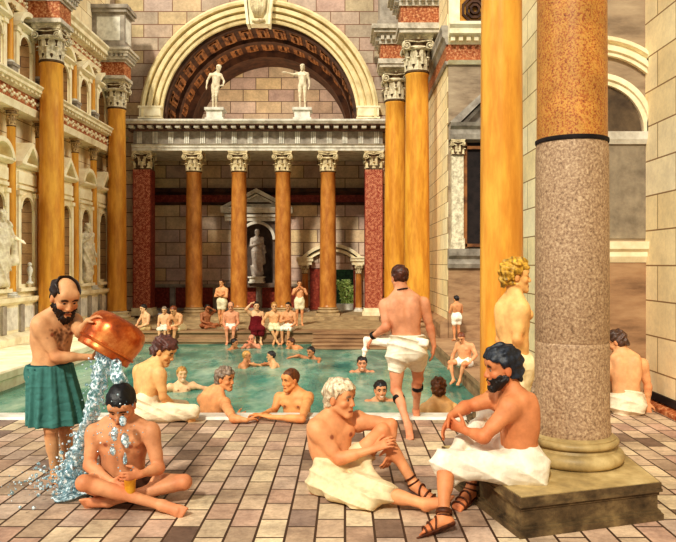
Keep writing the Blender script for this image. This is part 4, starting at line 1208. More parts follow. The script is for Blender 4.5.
_sh = {}
def column(loc, r, H, label, mat, cat='column', group=None, cap=None, base=None, capmat=None, basemat=None, name='corinthian_column', n=28):
    """Corinthian column: base, shaft with entasis, capital"""
    cap = cap or r * 2.5; base = base if base is not None else r * .95
    e = empty(name, loc, label, cat, group)
    key = (round(r, 3), round(H, 3), round(cap, 3), round(base, 3), mat.name, (capmat or M['capital']).name, (basemat or M['white']).name)
    if key not in _sh:
        bm = bmesh.new()
        if base > 0:
            b = r * 1.42
            box(bm, -b, b, -b, b, 0, base * .3)
            prof = [(r * 1.1, base * .3)]
            for i in range(9):
                a = -PI / 2 + PI * i / 8; prof.append((r * 1.22 + base * .17 * math.cos(a), base * .47 + base * .17 * math.sin(a)))
            prof += [(r * 1.12, base * .66), (r * 1.1, base * .74)]
            for i in range(7):
                a = -PI / 2 + PI * i / 6; prof.append((r * 1.12 + base * .1 * math.cos(a), base * .84 + base * .1 * math.sin(a)))
            prof += [(r * 1.04, base * .95), (r * 1.0, base)]
            lathe(bm, prof, n)
        mb = bm_mesh('base', bm, True, .6)
        bm = bmesh.new()
        z0, z1 = base, H - cap
        prof = [(r * 1.05, z0), (r * 1.05, z0 + r * .08), (r, z0 + r * .2)] + [(r * (1 - .13 * (t ** 1.8)), z0 + r * .2 + (z1 - z0 - r * .4) * t) for t in [i / 8 for i in range(9)]] + [(r * .93, z1 - r * .12), (r * .93, z1)]
        lathe(bm, prof, n)
        ms = bm_mesh('shaft', bm, True, .8)
        _sh[key] = (mb, ms)
    mb, ms = _sh[key]
    if base > 0: link_mesh('base', mb, basemat or M['white'], e)
    link_mesh('shaft', ms, mat, e)
    mc = capital_mesh(r * .9, cap)
    c = link_mesh('capital', mc, None, e, (0, 0, H - cap))
    cm = capmat or M['capital']
    if not mc.materials: mc.materials.append(cm); mc.materials.append(M['bell_shade'])
    elif mc.materials[0] != cm:
        c.data = mc.copy(); c.data.materials[0] = cm
    return e

def pediment(bm, fn, uc, hw, v0, h, t0, t1, kind):
    """small pediment: bed cornice plus raking or segmental cornice"""
    run(bm, fn, [(t0, v0), (t1 * .8, v0), (t1, v0 + .07), (t1, v0 + .13), (t0, v0 + .13)], uc - hw, uc + hw)
    b = v0 + .13
    if kind == 'tri':
        w = .12
        for sg in (-1, 1):
            prism(bm, [(uc + sg * hw, b), (uc, b + h), (uc, b + h - w * 1.3), (uc + sg * (hw - w * 2.2), b)], fn, t0, t1)
        prism(bm, [(uc - hw * .8, b), (uc + hw * .8, b), (uc, b + h * .8)], fn, t0, t0 + (t1 - t0) * .35)
    else:
        R_ = (hw * hw + h * h) / (2 * h); a = math.asin(min(1, hw / R_)); cz = b + h - R_
        sweep_arch(bm, [(0, t0), (0, t1), (-.13, t1), (-.13, t0)], R_, lambda u, v, t: fn(uc + u, cz + v, t), PI / 2 - a, PI / 2 + a, 16)
        pts = [(uc + (R_ - .1) * math.cos(q), cz + (R_ - .1) * math.sin(q)) for q in np.linspace(PI / 2 - a * .95, PI / 2 + a * .95, 14)]
        prism(bm, [(max(min(u, uc + hw), uc - hw), max(v, b)) for u, v in pts] , fn, t0, t0 + (t1 - t0) * .35)

def wall_niche(name, fnm, base, uc, w, v0, v1, hw, vb, hh, tf, kind, ph, label, frame_mat, rec_mat, group=None, cat='niche', depth=.95):
    e = empty(name, base, label, cat, group)
    fn = fnm(base)
    bm = bmesh.new()
    arched_hole_face(bm, fn, uc - w / 2, uc + w / 2, v0, v1, uc, hw, vb, hh, tf)
    for u in (uc - w / 2, uc + w / 2):
        bm.faces.new([bm.verts.new(fn(*p)) for p in ((u, v0, 0), (u, v0, tf), (u, v1, tf), (u, v1, 0))])
    bm.faces.new([bm.verts.new(fn(*p)) for p in ((uc - w / 2, v1, 0), (uc - w / 2, v1, tf), (uc + w / 2, v1, tf), (uc + w / 2, v1, 0))])
    # pilaster strips and impost bands either side, sill, arch moulding
    for sg in (-1, 1):
        a, b = sorted((uc + sg * (w / 2 - .02), uc + sg * (hw + .06)))
        rect(bm, fn, a, b, vb - .1, hh + .02, tf, tf + .06)
        rect(bm, fn, a - .03, b + .03, hh + .02, hh + .14, tf, tf + .10)
    rect(bm, fn, uc - w / 2, uc + w / 2, vb - .2, vb - .1, tf, tf + .14)
    rect(bm, fn, uc - w / 2 + .04, uc + w / 2 - .04, hh + .2, hh + .3, tf, tf + .07)
    rect(bm, fn, uc - w / 2 + .04, uc + w / 2 - .04, hh + .36, v1 - .12, tf, tf + .05)
    sweep_arch(bm, [(0, tf), (0, tf + .06), (.08, tf + .06), (.08, tf)], hw, lambda u, v, t: fn(uc + u, hh - hw + v, t), 0, PI, 14)
    obj('surround', bm, frame_mat, e)
    bm = bmesh.new(); recess(bm, fn, uc, hw, vb, hh, tf, depth)
    obj('recess', bm, rec_mat, e, smooth=True, angle=.6)
    if kind:
        bm = bmesh.new(); pediment(bm, fn, uc, w / 2 + .06, v1, ph, 0, tf + .2, kind)
        obj('pediment', bm, frame_mat, e)
    return e

# ------------------------------------------------------------------ the place
def struct(name, bm, mat, label=None, parent=None, smooth=False, angle=None):
    o = obj(name, bm, mat, parent, smooth=smooth, angle=angle)
    if parent is None:
        o['kind'] = 'structure'
        if label: tag(o, label, 'trim' if name.startswith('trim') else name.split('_')[0].split('.')[0])
    return o

LX = -9.4                                  # left wall plane
YB = 28.0                                  # colonnade plane
YR = 30.5                                  # wall behind the colonnade
PX0, PX1, PY0, PY1 = -6.9, 2.5, 8.55, 22.4  # pool
FZ_ = -0.30

def build_floor():
    bm = bmesh.new()
    box(bm, -14, 4.02, 1.2, 8.35, -.5, 0)
    struct('floor', bm, M['paver'], 'paving of the near terrace, worn pink and cream stones')
    bm = bmesh.new(); box(bm, PX1 + .25, 4.3, 8.35, 11.4, -.5, 0.0)
    struct('floor', bm, M['paver'], 'strip of paving right of the pool beside the pier')
    # near coping of the pool
    bm = bmesh.new()
    prism(bm, [(8.35, -.5), (8.35, .0), (8.37, .03), (8.62, .03), (8.66, 0), (8.66, -.12), (8.6, -.16), (8.6, -1.5), (8.35, -1.5)], lambda y, z, x: (x, y, z), -14, PX1 + .25)
    struct('trim_1', bm, M['white'], 'pale stone coping of the near pool rim')
    bm = bmesh.new()
    prism(bm, [(PX1, -1.5), (PX1, -.42), (PX1 - .05, -.40), (PX1 - .05, FZ_), (PX1 + .35, FZ_), (PX1 + .35, -1.5)], lambda x, z, y: (x, y, z), 8.66, PY1 + .02)
    struct('trim_2', bm, M['bay'], 'brown stone edge along the right side of the pool')
    bm = bmesh.new(); box(bm, PX1 + .35, 8, 11.4, 24, -.8, FZ_); struct('floor', bm, M['bay'], 'dark stone walk at the right of the pool')
    bm = bmesh.new(); box(bm, PX1 + .5, 8, 18.4, 20.5, FZ_, FZ_ + .0005)
    bm.free()
    bm = bmesh.new()
    prism(bm, [(PX0, -1.5), (PX0, -.5), (PX0 + .06, -.47), (PX0 + .06, FZ_ - .03), (PX0 + .02, FZ_), (PX0 - .5, FZ_), (PX0 - .5, -1.5)], lambda x, z, y: (x, y, z), 8.66, PY1 + .02)
    struct('trim_3', bm, M['cream'], 'cream stone edge along the left side of the pool')
    bm = bmesh.new(); box(bm, -12, PX0 - .5, 8.66, 30, -.8, FZ_); struct('floor', bm, M['cream'], 'pale walk between the pool and the left wall')
    # far platform
    bm = bmesh.new(); box(bm, PX0 - .5, 6, PY1 + .02, 36, -.8, FZ_); struct('floor', bm, M['tan'], 'pale floor of the far platform')
    bm = bmesh.new()
    prism(bm, [(PY1, -1.5), (PY1, -.66), (PY1 - .05, -.64), (PY1 - .05, -.52), (PY1, -.5), (PY1, -.36), (PY1 - .07, -.34), (PY1 - .07, FZ_ + .02), (PY1 + .6, FZ_ + .02), (PY1 + .6, -1.5)], lambda y, z, x: (x, y, z), PX0 - .5, PX1 + .35)
    struct('trim_4', bm, M['bay'], 'brown stone front edge of the far platform')
    bm = bmesh.new(); box(bm, PX0 - .5, 2.0, 26.9, YB + 3, FZ_, -.18); struct('trim_5', bm, M['tan'], 'low step under the far colonnade')
    # steps down to the water
    e = empty('stone_steps', (0.2, 21.9, -.7), 'grey stone steps going down into the pool below the far doorway', 'steps')
    for i in range(5):
        bm = bmesh.new(); z1 = FZ_ - .02 - i * .085
        y0 = PY1 - .12 - .27 * (i + 1)
        box(bm, -1.0 - .2, PX1 - .02 - .2, y0 - 21.9, PY1 - .05 - 21.9 - .0, z1 - .085 + .7, z1 + .7)
        box(bm, -1.02 - .2, PX1 - .02 - .2, y0 - .03 - 21.9, y0 + .1 - 21.9, z1 - .03 + .7, z1 + .004 + .7)
        obj('step', bm, M['bay'], e)
    bm = bmesh.new(); box(bm, PX0 - .2, PX1 + .2, 8.4, PY1 + .2, -1.62, -1.5); struct('floor', bm, M['pooltile'], 'pale tiled bottom of the pool')
    bm = bmesh.new()
    bmesh.ops.create_grid(bm, x_segments=60, y_segments=80, size=.5)
    for v in bm.verts:
        v.co.x = PX0 + (v.co.x + .5) * (PX1 - PX0); v.co.y = 8.6 + (v.co.y + .5) * (PY1 - 8.6)
        v.co.z = WZ + .012 * math.sin(v.co.x * 3.1 + v.co.y * 1.3) * math.sin(v.co.y * 2.3 - v.co.x)
    o = obj('pool_water', bm, M['water'], smooth=True)
    tag(o, 'green water filling the pool', 'water', kind='stuff')

def build_left():
    bm = bmesh.new(); box(bm, LX - .6, LX, 17.3, 31, -.8, 13.5)
    struct('wall_left', bm, M['wallleftup'], 'cream wall behind the left columns')
    fn = mapL(LX)
    A, B_ = 17.3, 27.95
    # dado
    bm = bmesh.new()
    run(bm, fn, [(0, FZ_), (.62, FZ_), (.62, -.12), (.56, -.06), (.5, -.02), (.42, 0), (.42, .74), (.5, .78), (.58, .84), (.6, .95), (0, .95)], A, B_)
    o = struct('baseboard_left', bm, M['cream'], 'cream dado at the foot of the left wall')
    y = 17.5; i = 0
    while y < 27.3:
        bm = bmesh.new(); rect(bm, fn, y, y + .62, .08, .68, .42, .45); obj('panel', bm, M['white'], o)
        bm = bmesh.new(); rect(bm, fn, y + .72, y + .93, .0, .74, .42, .50); obj('post', bm, M['greystone'], o)
        y += 1.03
    # storey entablatures
    def entab(name, v0, va, vf, v1, t0, out, label, dz):
        bm = bmesh.new()
        run(bm, fn, [(0, v0), (t0, v0), (t0 + .02, (v0 + va) / 2), (t0 + .05, va), (0, va)], A, B_)
        run(bm, fn, cornice_prof(vf, v1, t0, out), A, B_)
        dentils(bm, fn, A, B_, vf + (v1 - vf) * .12, vf + (v1 - vf) * .40, t0, t0 + out * .62, .24, .12)
        o = struct(name, bm, M['cream'], label)
        bm = bmesh.new(); rect(bm, fn, A, B_, va, vf, 0, t0 + .01); obj('frieze', bm, M['orange'], o)
        bm = bmesh.new()
        z = A
        while z < B_:
            for q, (du, dv) in enumerate(((0, .5), (.12, .3), (.12, .7), (.24, .5))):
                c = Vector(fn(z + du, va + (vf - va) * dv, t0 + .02))
                bmesh.ops.create_icosphere(bm, subdivisions=1, radius=.055, matrix=Matrix.Translation(c))
            z += .42
        obj('frieze_ornament', bm, M['cream'], o)
        return o
    entab('trim_6', 6.08, 6.28, 6.62, 6.92, .48, .28, 'entablature over the lower storey of the left wall with orange frieze', 0)
    entab('trim_7', 8.92, 9.1, 9.36, 9.86, .30, .42, 'upper entablature of the left wall with dark dentils', 0)
    low = [(18.15, 'seg'), (19.85, 'tri'), (22.6, 'tri'), (24.35, 'seg'), (26.1, 'tri')]
    names = ['leftmost, cut by the photo edge', 'left of the first giant column', 'just right of the first giant column', 'with the marble statue, between slim columns', 'nearest the second giant column']
    for (yc, k), nm in zip(low, names):
        kk = 'arched' if k == 'seg' else 'triangular'
        wall_niche('wall_niche', lambda b: mapL(LX, b), (LX, yc, .95), yc, 1.2, .95, 4.55, .36, 1.3, 3.75, .36, k, .62 if k == 'tri' else .5,
                   f'lower niche with {kk} pediment, left wall, {nm}', M['wallleft'], M['niche'], 'lower niches of the left wall')
        k2 = 'tri' if k == 'seg' else 'seg'; kk = 'arched' if k2 == 'seg' else 'triangular'
        nm2 = nm.replace('with the marble statue, ', 'above the statue, ')
        wall_niche('wall_niche', lambda b: mapL(LX, b), (LX, yc, 6.92), yc, 1.2, 6.92, 8.42, .34, 7.0, 8.28, .30, None, .3,
                   f'upper niche under {kk} pediment, left wall, {nm2}', M['wallleft'], M['niche'], 'upper niches of the left wall')
        ob = COL.objects[-1]
        e = [o for o in bpy.data.objects if o.name.startswith('wall_niche')][-1]
    for o in list(bpy.data.objects):
        if o.type == 'EMPTY' and o.name.startswith('wall_niche') and abs(o.location.z - 6.92) < .01:
            k2 = 'tri' if 'triangular' in o['label'] else 'seg'
            bm = bmesh.new(); b = tuple(o.location); pediment(bm, mapL(LX, b), o.location.y, .64, 8.42, .42, 0, .5, k2)
            obj('pediment', bm, M['wallleft'], o)
    cols = [19.0, 20.75, 21.75, 23.5, 25.22, 26.95]
    nms = ['left of the triangular-topped niche', 'close behind the first giant column', 'right of the first giant column', 'left of the statue niche', 'right of the statue niche', 'close to the second giant column']
    for y, nm in zip(cols, nms):
        column((LX + .34, y, .95), .125, 5.13, f'slim lower orange column, left wall, {nm}', M['gold'], group='slim lower columns of the left wall', cap=.5, base=.16, n=16, capmat=M['capitaldark'])
        e = empty('pedestal', (LX + .30, y, 6.92), f'small pale pedestal, left storey ledge, {nm}', 'pedestal', 'pedestals on the left storey ledge')
        bm = bmesh.new(); box(bm, -.16, .16, -.17, .17, 0, .3); box(bm, -.19, .19, -.2, .2, .3, .38); box(bm, -.19, .19, -.2, .2, 0, .05)
        obj('block', bm, M['greystone'], e)
        column((LX + .30, y, 7.30), .10, 1.62, f'slim upper orange column, left wall, {nm}', M['gold'], group='slim upper columns of the left wall', cap=.36, base=.10, n=16, capmat=M['capitaldark'])
    for y, X, nm in ((20.4, -8.55, 'first'), (26.45, -8.62, 'second')):
        nm2 = {'first': 'tall golden giant column in front of the left wall, above the bearded man', 'second': 'tall golden giant column at the far end of the left wall'}[nm]
        column((X, y, FZ_), .36, 9.05, nm2, M['gold'], 'column', 'giant columns of the left wall', cap=1.08, base=.4, capmat=M['capitalgrey'], basemat=M['cream'])
        nm3 = {'first': 'projecting entablature block over the giant column nearer the camera on the left', 'second': 'projecting entablature block with grey attic over the farther left giant column'}[nm]
        e = empty('entablature_block', (X, y, 8.75), nm3, 'entablature block', 'entablature blocks over the left giant columns')
        bm = bmesh.new(); box(bm, -.86, .40, -.42, .42, .12, .62); obj('frieze', bm, M['orange'], e)
        bm = bmesh.new(); box(bm, -.86, .46, -.48, .48, 0, .12)
        for k, (g, z0, z1) in enumerate(((.44, .62, .70), (.52, .70, .80), (.60, .92, 1.02), (.66, 1.02, 1.12))): box(bm, -.86, g, -g, g, z0, z1)
        for q in range(7):
            c = -.5 + q * 1.0 / 6
            box(bm, c - .045, c + .045, -.57, -.4, .80, .92); box(bm, .4, .57, c - .045, c + .045, .80, .92)
        box(bm, -.86, .48, -.48, .48, .80, .92)
        obj('cornice', bm, M['cornice'], e)
        bm = bmesh.new(); box(bm, -.86, .42, -.44, .44, 1.12, 2.55)
        box(bm, -.86, .52, -.54, .54, 2.45, 2.58); box(bm, -.86, .58, -.6, .6, 2.58, 2.72); box(bm, -.86, .48, -.5, .5, 1.12, 1.26)
        obj('attic', bm, M['greystone'], e)
        bm = bmesh.new(); box(bm, -.60, .26, -.455, -.43, 1.42, 2.3); obj('attic_panel', bm, M['white'], e)
        bm = bmesh.new(); box(bm, .41, .435, -.3, .3, 1.42, 2.3); obj('attic_panel', bm, M['white'], e)

def build_back():
    fn = mapB(YB)
    cxA, zA, R_o, R_i = -3.4, 7.62, 4.76, 3.88
    # wall above the colonnade with the great arch cut out
    bm = bmesh.new()
    u0, u1, v1 = -9.4, 6.0, 14.0
    P = lambda u, v, t=0: bm.verts.new(fn(u, v, t))
    n = 40
    A = [(cxA + R_i * math.cos(PI - PI * i / n), zA + R_i * math.sin(PI * i / n)) for i in range(n + 1)]
    O = []
    for i in range(n + 1):
        c, s = math.cos(PI - PI * i / n), math.sin(PI * i / n)
        k = 1e9
        if c < -1e-6: k = min(k, (u0 - cxA) / c)
        if c > 1e-6: k = min(k, (u1 - cxA) / c)
        if s > 1e-6: k = min(k, (v1 - zA) / s)
        O.append((cxA + c * k, zA + s * k))
    for i in range(n):
        bm.faces.new((P(*A[i]), P(*A[i + 1]), P(*O[i + 1]), P(*O[i])))
        a, b = O[i], O[i + 1]
        for uu in (u0, u1):
            if abs(a[0] - uu) < 1e-4 and abs(b[1] - v1) < 1e-4 and abs(a[1] - v1) > 1e-3: bm.faces.new((P(*a), P(*b), P(uu, v1)))
            if abs(b[0] - uu) < 1e-4 and abs(a[1] - v1) < 1e-4 and abs(b[1] - v1) > 1e-3: bm.faces.new((P(*a), P(*b), P(uu, v1)))
    struct('wall_back', bm, M['wallback'], 'beige block wall round the great arch')
    # side piers of the colonnade opening, and walls beside
    bm = bmesh.new(); box(bm, -9.4, -8.36, YB, YB + 2.5, FZ_, zA); struct('wall_back', bm, M['wallrecess'], 'grey pier left of the red panelled pilaster')
    bm = bmesh.new(); box(bm, 1.48, 6.0, YB, YB + 2.5, FZ_, zA); struct('wall_back', bm, M['wallrecess'], 'grey pier right of the colonnade')
    # barrel vault and lunette
    d2 = 33.0
    bm = bmesh.new()
    steps = [(R_i, 0), (R_i - .12, 0), (R_i - .12, -.25), (R_i - .03, -.25), (R_i - .03, -1.7), (R_i - .2, -1.7), (R_i - .2, -2.1), (R_i - .05, -2.1), (R_i - .05, -3.4), (R_i - .35, -3.4), (R_i - .35, -5.0), (R_i + .3, -5.0), (R_i + .3, 0)]
    sweep_arch(bm, [(r - R_i, t) for r, t in steps], R_i, lambda u, v, t: fn(cxA + u, zA + v, t), 0, PI, 48)
    e = empty('barrel_vault', (cxA, YB + 2.5, zA), 'brown coffered barrel vault inside the great arch', 'vault')
    for v in bm.verts: v.co -= Vector(e.location)
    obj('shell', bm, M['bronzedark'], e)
    for i in range(17):
        a0, a1 = PI * (i + .14) / 17, PI * (i + .86) / 17
        for t0, t1 in ((-.4, -1.55), (-2.2, -3.3)):
            bm = bmesh.new()
            for k, (ins, dr) in enumerate(((0, .05), (.1, .10))):
                da = ins / R_i
                sweep_arch(bm, [(0, t0 - ins), (-dr, t0 - ins), (-dr, t0 - ins - .1), (0, t0 - ins - .1)], R_i - .03, lambda u, v, t: tuple(Vector(fn(cxA + u, zA + v, t)) - Vector(e.location)), a0 + da, a1 - da, 4)
                sweep_arch(bm, [(0, t1 + ins + .1), (-dr, t1 + ins + .1), (-dr, t1 + ins), (0, t1 + ins)], R_i - .03, lambda u, v, t: tuple(Vector(fn(cxA + u, zA + v, t)) - Vector(e.location)), a0 + da, a1 - da, 4)
                for aa in (a0 + da, a1 - da - .026):
                    sweep_arch(bm, [(0, t0 - ins), (-dr, t0 - ins), (-dr, t1 + ins), (0, t1 + ins)], R_i - .03, lambda u, v, t: tuple(Vector(fn(cxA + u, zA + v, t)) - Vector(e.location)), aa, aa + .026, 1)
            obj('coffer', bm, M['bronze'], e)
    bm = bmesh.new(); box(bm, cxA - 5.2, cxA + 5.2, d2, d2 + .3, zA - .4, zA + 5)
    struct('wall_back', bm, M['wallrecess'], 'grey block lunette wall behind the two nude statues')
    # archivolt
    e = empty('archivolt', (cxA, YB, zA), 'cream moulded archivolt of the great arch with carved keystone', 'arch')
    bm = bmesh.new()
    prof = [(0, 0), (0, .16), (.10, .18), (.12, .08), (.15, .08), (.17, .24), (.33, .24), (.35, .08), (.40, .08), (.42, .30), (.58, .30), (.60, .10), (.66, .10), (.68, .34), (.78, .36), (.80, .26), (.88, .24), (.88, 0)]
    sweep_arch(bm, prof, R_i, lambda u, v, t: (u, -t, v), 0, PI, 64)
    obj('arch_ring', bm, M['archcream'], e)
    for sg in (-1, 1):
        bm = bmesh.new(); c = sg * (R_i + .44)
        box(bm, c - .47, c + .47, -.36, 0, .0, .06); box(bm, c - .42, c + .42, -.34, 0, .1, .42); box(bm, c - .47, c + .47, -.36, 0, .42, .5)
        obj('impost', bm, M['cream'], e)
    bm = bmesh.new()
    prism(bm, [(-.34, R_i - .2), (.34, R_i - .2), (.5, R_i + 1.6), (-.5, R_i + 1.6)], lambda u, v, t: (u, -t, v), 0, .5)
    for sg in (-1, 1):
        prism(bm, [(sg * .36, R_i - .25), (sg * .46, R_i - .25), (sg * .66, R_i + 1.6), (sg * .54, R_i + 1.6)], lambda u, v, t: (u, -t, v), 0, .62)
    obj('keystone', bm, M['cream'], e)
    bm = bmesh.new()
    for k in range(5):
        a = (k - 2) * .09
        tube(bm, [((k - 2) * .05, -.52, R_i), ((k - 2) * .1, -.62, R_i + .4), ((k - 2) * .14, -.58, R_i + .9), ((k - 2) * .17, -.72, R_i + 1.3)], [.05, .09, .08, .05], 8)
    tube(bm, [(-.25, -.55, R_i - .05), (0, -.62, R_i - .12), (.25, -.55, R_i - .05)], [.05, .09, .05], 8)
    obj('keystone_carving', bm, M['capital'], e, smooth=True)
    # colonnade entablature
    fnE = mapB(YB)
    e = empty('entablature', (cxA, YB, 6.34), 'long white and grey entablature over the far colonnade with dentils', 'entablature')
    fb = mapB(YB, tuple(e.location))
    a, b = -8.42, 1.55
    bm = bmesh.new(); run(bm, fb, [(-2.4, 6.34), (.36, 6.34), (.36, 6.44), (.40, 6.46), (.40, 6.54), (.46, 6.58), (-2.4, 6.58)], a, b); obj('architrave', bm, M['white'], e)
    bm = bmesh.new(); rect(bm, fb, a + .06, b - .06, 6.58, 7.12, -.4, .34); obj('frieze', bm, M['greystone'], e)
    n = 16
    for i in range(n):
        c = a + .3 + (b - a - .6) * i / (n - 1)
        bm = bmesh.new()
        for k in (-.07, 0, .07): rect(bm, fb, c + k - .025, c + k + .025, 6.62, 7.08, .34, .39)
        obj('triglyph', bm, M['white'], e)
    bm = bmesh.new(); run(bm, fb, [(-.4, 7.10), (.44, 7.10), (.5, 7.13), (.5, 7.15), (.46, 7.16), (.46, 7.27), (.86, 7.28), (.86, 7.30), (-.4, 7.30)], a - .1, b + .1); obj('bed_moulding', bm, M['bed'], e)
    for i in range(28):
        c = a - .1 + (i + .5) * (b - a + .2) / 28
        bm = bmesh.new(); rect(bm, fb, c - .095, c + .095, 7.17, 7.265, .46, .78); obj('dentil', bm, M['white'], e)
    bm = bmesh.new(); run(bm, fb, [(-4.0, 7.30), (.88, 7.30), (.92, 7.35), (.96, 7.40), (.96, 7.47), (-4.0, 7.47)], a - .3, b + .3); obj('cornice', bm, M['white'], e)
    # colonnade
    cl = ['first golden column of the far colonnade, counted from the left', 'second golden column of the far colonnade, behind the old man on the ledge', 'third golden column of the far colonnade, right of the draped statue', 'fourth golden column of the far colonnade, in front of the doorway arch']
    for X, lb in zip((-6.04, -4.24, -2.48, -.68), cl):
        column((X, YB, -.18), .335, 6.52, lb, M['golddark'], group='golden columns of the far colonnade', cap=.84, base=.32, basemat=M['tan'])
    for X, lb in ((-8.04, 'red ornamented pilaster at the left end of the far colonnade'), (1.14, 'red ornamented pilaster at the right end of the far colonnade')):
        e = empty('pilaster', (X, YB, -.18), lb, 'pilaster', 'red pilasters of the far colonnade')
        bm = bmesh.new(); box(bm, -.33, .33, -.3, .3, .3, 5.78); obj('shaft', bm, M['red'], e)
        bm = bmesh.new(); box(bm, .33, .36, -.3, .3, .3, 5.78); box(bm, -.36, -.33, -.3, .3, .3, 5.78); obj('side_panel', bm, M['redplain'], e)
        bm = bmesh.new(); box(bm, -.46, .46, -.42, .42, 0, .16); box(bm, -.4, .4, -.37, .37, .16, .3); obj('base', bm, M['cream'], e)
        mc = capital_mesh(.30, .74, True)
        if not mc.materials: mc.materials.append(M['capital']); mc.materials.append(M['bell_shade'])
        link_mesh('capital', mc, None, e, (0, 0, 5.78))
    # room behind the colonnade
    fr = mapB(YR)
    dx0, dx1, dz1 = -.46, .37, 1.62
    bm = bmesh.new()
    box(bm, -9.4, -4.55, YR, YR + .3, FZ_, 6.6); box(bm, -3.1, dx0, YR, YR + .3, FZ_, 6.6); box(bm, dx1, 2, YR, YR + .3, FZ_, 6.6)
    box(bm, dx0, dx1, YR, YR + .3, dz1, 6.6); box(bm, -4.55, -3.1, YR, YR + .3, 3.64, 6.6); box(bm, -4.55, -3.1, YR, YR + .3, FZ_, 1.0)
    struct('wall_back', bm, M['wallrecess'], 'grey block wall behind the far colonnade')
    bm = bmesh.new(); box(bm, -9.4, 2, YB + .3, YR + .3, 6.42, 6.56); struct('ceiling', bm, M['coffer'], 'ochre ceiling behind the far colonnade')
    bm = bmesh.new()
    run(bm, fr, [(0, 4.86), (.08, 4.86), (.12, 4.92), (.3, 4.98), (.34, 5.08), (.34, 5.14), (0, 5.14)], -8.4, 1.5)
    run(bm, fr, [(0, 4.42), (.06, 4.42), (.12, 4.5), (.12, 4.54), (0, 4.54)], -8.4, 1.5)
    o = struct('trim_8', bm, M['bronzedark'], 'dark cornice with red band behind the far colonnade')
    bm = bmesh.new(); rect(bm, fr, -8.4, 1.5, 4.54, 4.86, 0, .06); obj('red_band', bm, M['redplain'], o)
    # dado
    bm = bmesh.new()
    run(bm, fr, [(0, .84), (.14, .84), (.2, .9), (.22, .98), (0, .98)], -8.4, -1.95); run(bm, fr, [(0, -.18), (.16, -.18), (.16, -.06), (0, -.04)], -8.4, -1.95)
    o = struct('baseboard_back', bm, M['greystone'], 'dado with red panels behind the far colonnade')
    x = -8.3
    while x < -2.1:
        bm = bmesh.new(); rect(bm, fr, x, min(x + .66, -1.95), -.06, .84, 0, .05); obj('red_panel', bm, M['redplain'], o)
        bm = bmesh.new(); rect(bm, fr, x + .70, min(x + .9, -1.95), -.06, .84, 0, .09); obj('strip', bm, M['greystone'], o)
        x += .94
    # central niche with pediment
    e = empty('statue_niche', (-3.82, YR, .98), 'grey arched niche with white triangular pediment behind the far colonnade', 'niche')
    b = tuple(e.location); f2 = mapB(YR, b)
    bm = bmesh.new(); recess(bm, f2, -3.82, .70, 1.02, 3.62, .02, .8); obj('recess', bm, M['nicheback'], e, smooth=True, angle=.6)
    bm = bmesh.new(); arched_hole_face(bm, f2, -4.72, -2.92, .98, 3.9, -3.82, .68, 1.02, 3.6, .05)
    for sg in (-1, 1):
        c = -3.82 + sg * .98; rect(bm, f2, c - .15, c + .15, .98, 3.55, 0, .14); rect(bm, f2, c - .2, c + .2, 3.55, 3.72, 0, .2)
    rect(bm, f2, -5.1, -2.5, .86, 1.04, 0, .3)
    obj('surround', bm, M['nicheback'], e)
    bm = bmesh.new()
    sweep_arch(bm, [(0, .02), (0, .16), (.12, .18), (.14, .02)], .68, lambda u, v, t: f2(-3.82 + u, 2.92 + v, t), 0, PI, 20)
    obj('arch_moulding', bm, M['white'], e)
    bm = bmesh.new()
    run(bm, f2, [(0, 3.72), (.2, 3.72), (.24, 3.86), (.3, 3.9), (.3, 4.0), (0, 4.0)], -5.2, -2.42)
    run(bm, f2, [(0, 4.06), (.3, 4.06), (.36, 4.14), (.42, 4.26), (.42, 4.32), (0, 4.32)], -5.36, -2.26)
    for sg in (-1, 1):
        prism(bm, [(-3.82 + sg * 1.55, 4.32), (-3.82, 5.12), (-3.82, 4.94), (-3.82 + sg * 1.2, 4.32)], f2, 0, .42)
        prism(bm, [(-3.82 + sg * 1.15, 4.32), (-3.82, 4.90), (-3.82, 4.80), (-3.82 + sg * .96, 4.32)], f2, 0, .28)
    prism(bm, [(-4.9, 4.32), (-2.74, 4.32), (-3.82, 4.85)], f2, 0, .1)
    obj('pediment', bm, M['white'], e)
    # doorway aedicule
    cd = -.57
    e = empty('doorway_arch', (cd, YR, -.18), 'pale arched surround over the far doorway carried by two slim columns', 'arch')
    b = tuple(e.location); f2 = mapB(YR, b)
    bm = bmesh.new()
    R_ = 1.75; a = math.asin(1.5 / R_); cz = 2.72 - R_ + .02
    for q, (r0, r1, t) in enumerate(((R_ - .14, R_, .42), (R_ - .34, R_ - .2, .3))):
        sweep_arch(bm, [(r0, 0), (r0, t), (r1, t), (r1, 0)], 0, lambda u, v, t: f2(cd + u, cz + v, t), PI / 2 - a * .98, PI / 2 + a * .98, 24)
    for sg in (-1, 1):
        c = cd + sg * 1.16
        rect(bm, f2, c - .36, c + .36, 1.98, 2.10, 0, .46); rect(bm, f2, c - .30, c + .30, 1.82, 1.98, 0, .40)
        rect(bm, f2, c - .34, c + .34, 2.1, 2.16, 0, .5)
    obj('arch_moulding', bm, M['cream'], e)
    bm = bmesh.new()
    rect(bm, f2, cd - .95, dx0 - .0, -.12, 1.98, 0, .07); rect(bm, f2, dx1, cd + 1.0, -.12, 1.98, 0, .07)
    obj('red_panel', bm, M['redplain'], e)
    bm = bmesh.new()
    pts = [(cd + (R_ - .4) * math.cos(q), cz + (R_ - .4) * math.sin(q)) for q in np.linspace(PI / 2 - a * .75, PI / 2 + a * .75, 18)]
    prism(bm, [(cd + .9, 1.68), *pts, (cd - .9, 1.68)], f2, 0, .12)
    rect(bm, f2, dx0, dx1, dz1, 1.74, -.1, .16)
    obj('tympanum', bm, M['wallback'], e)
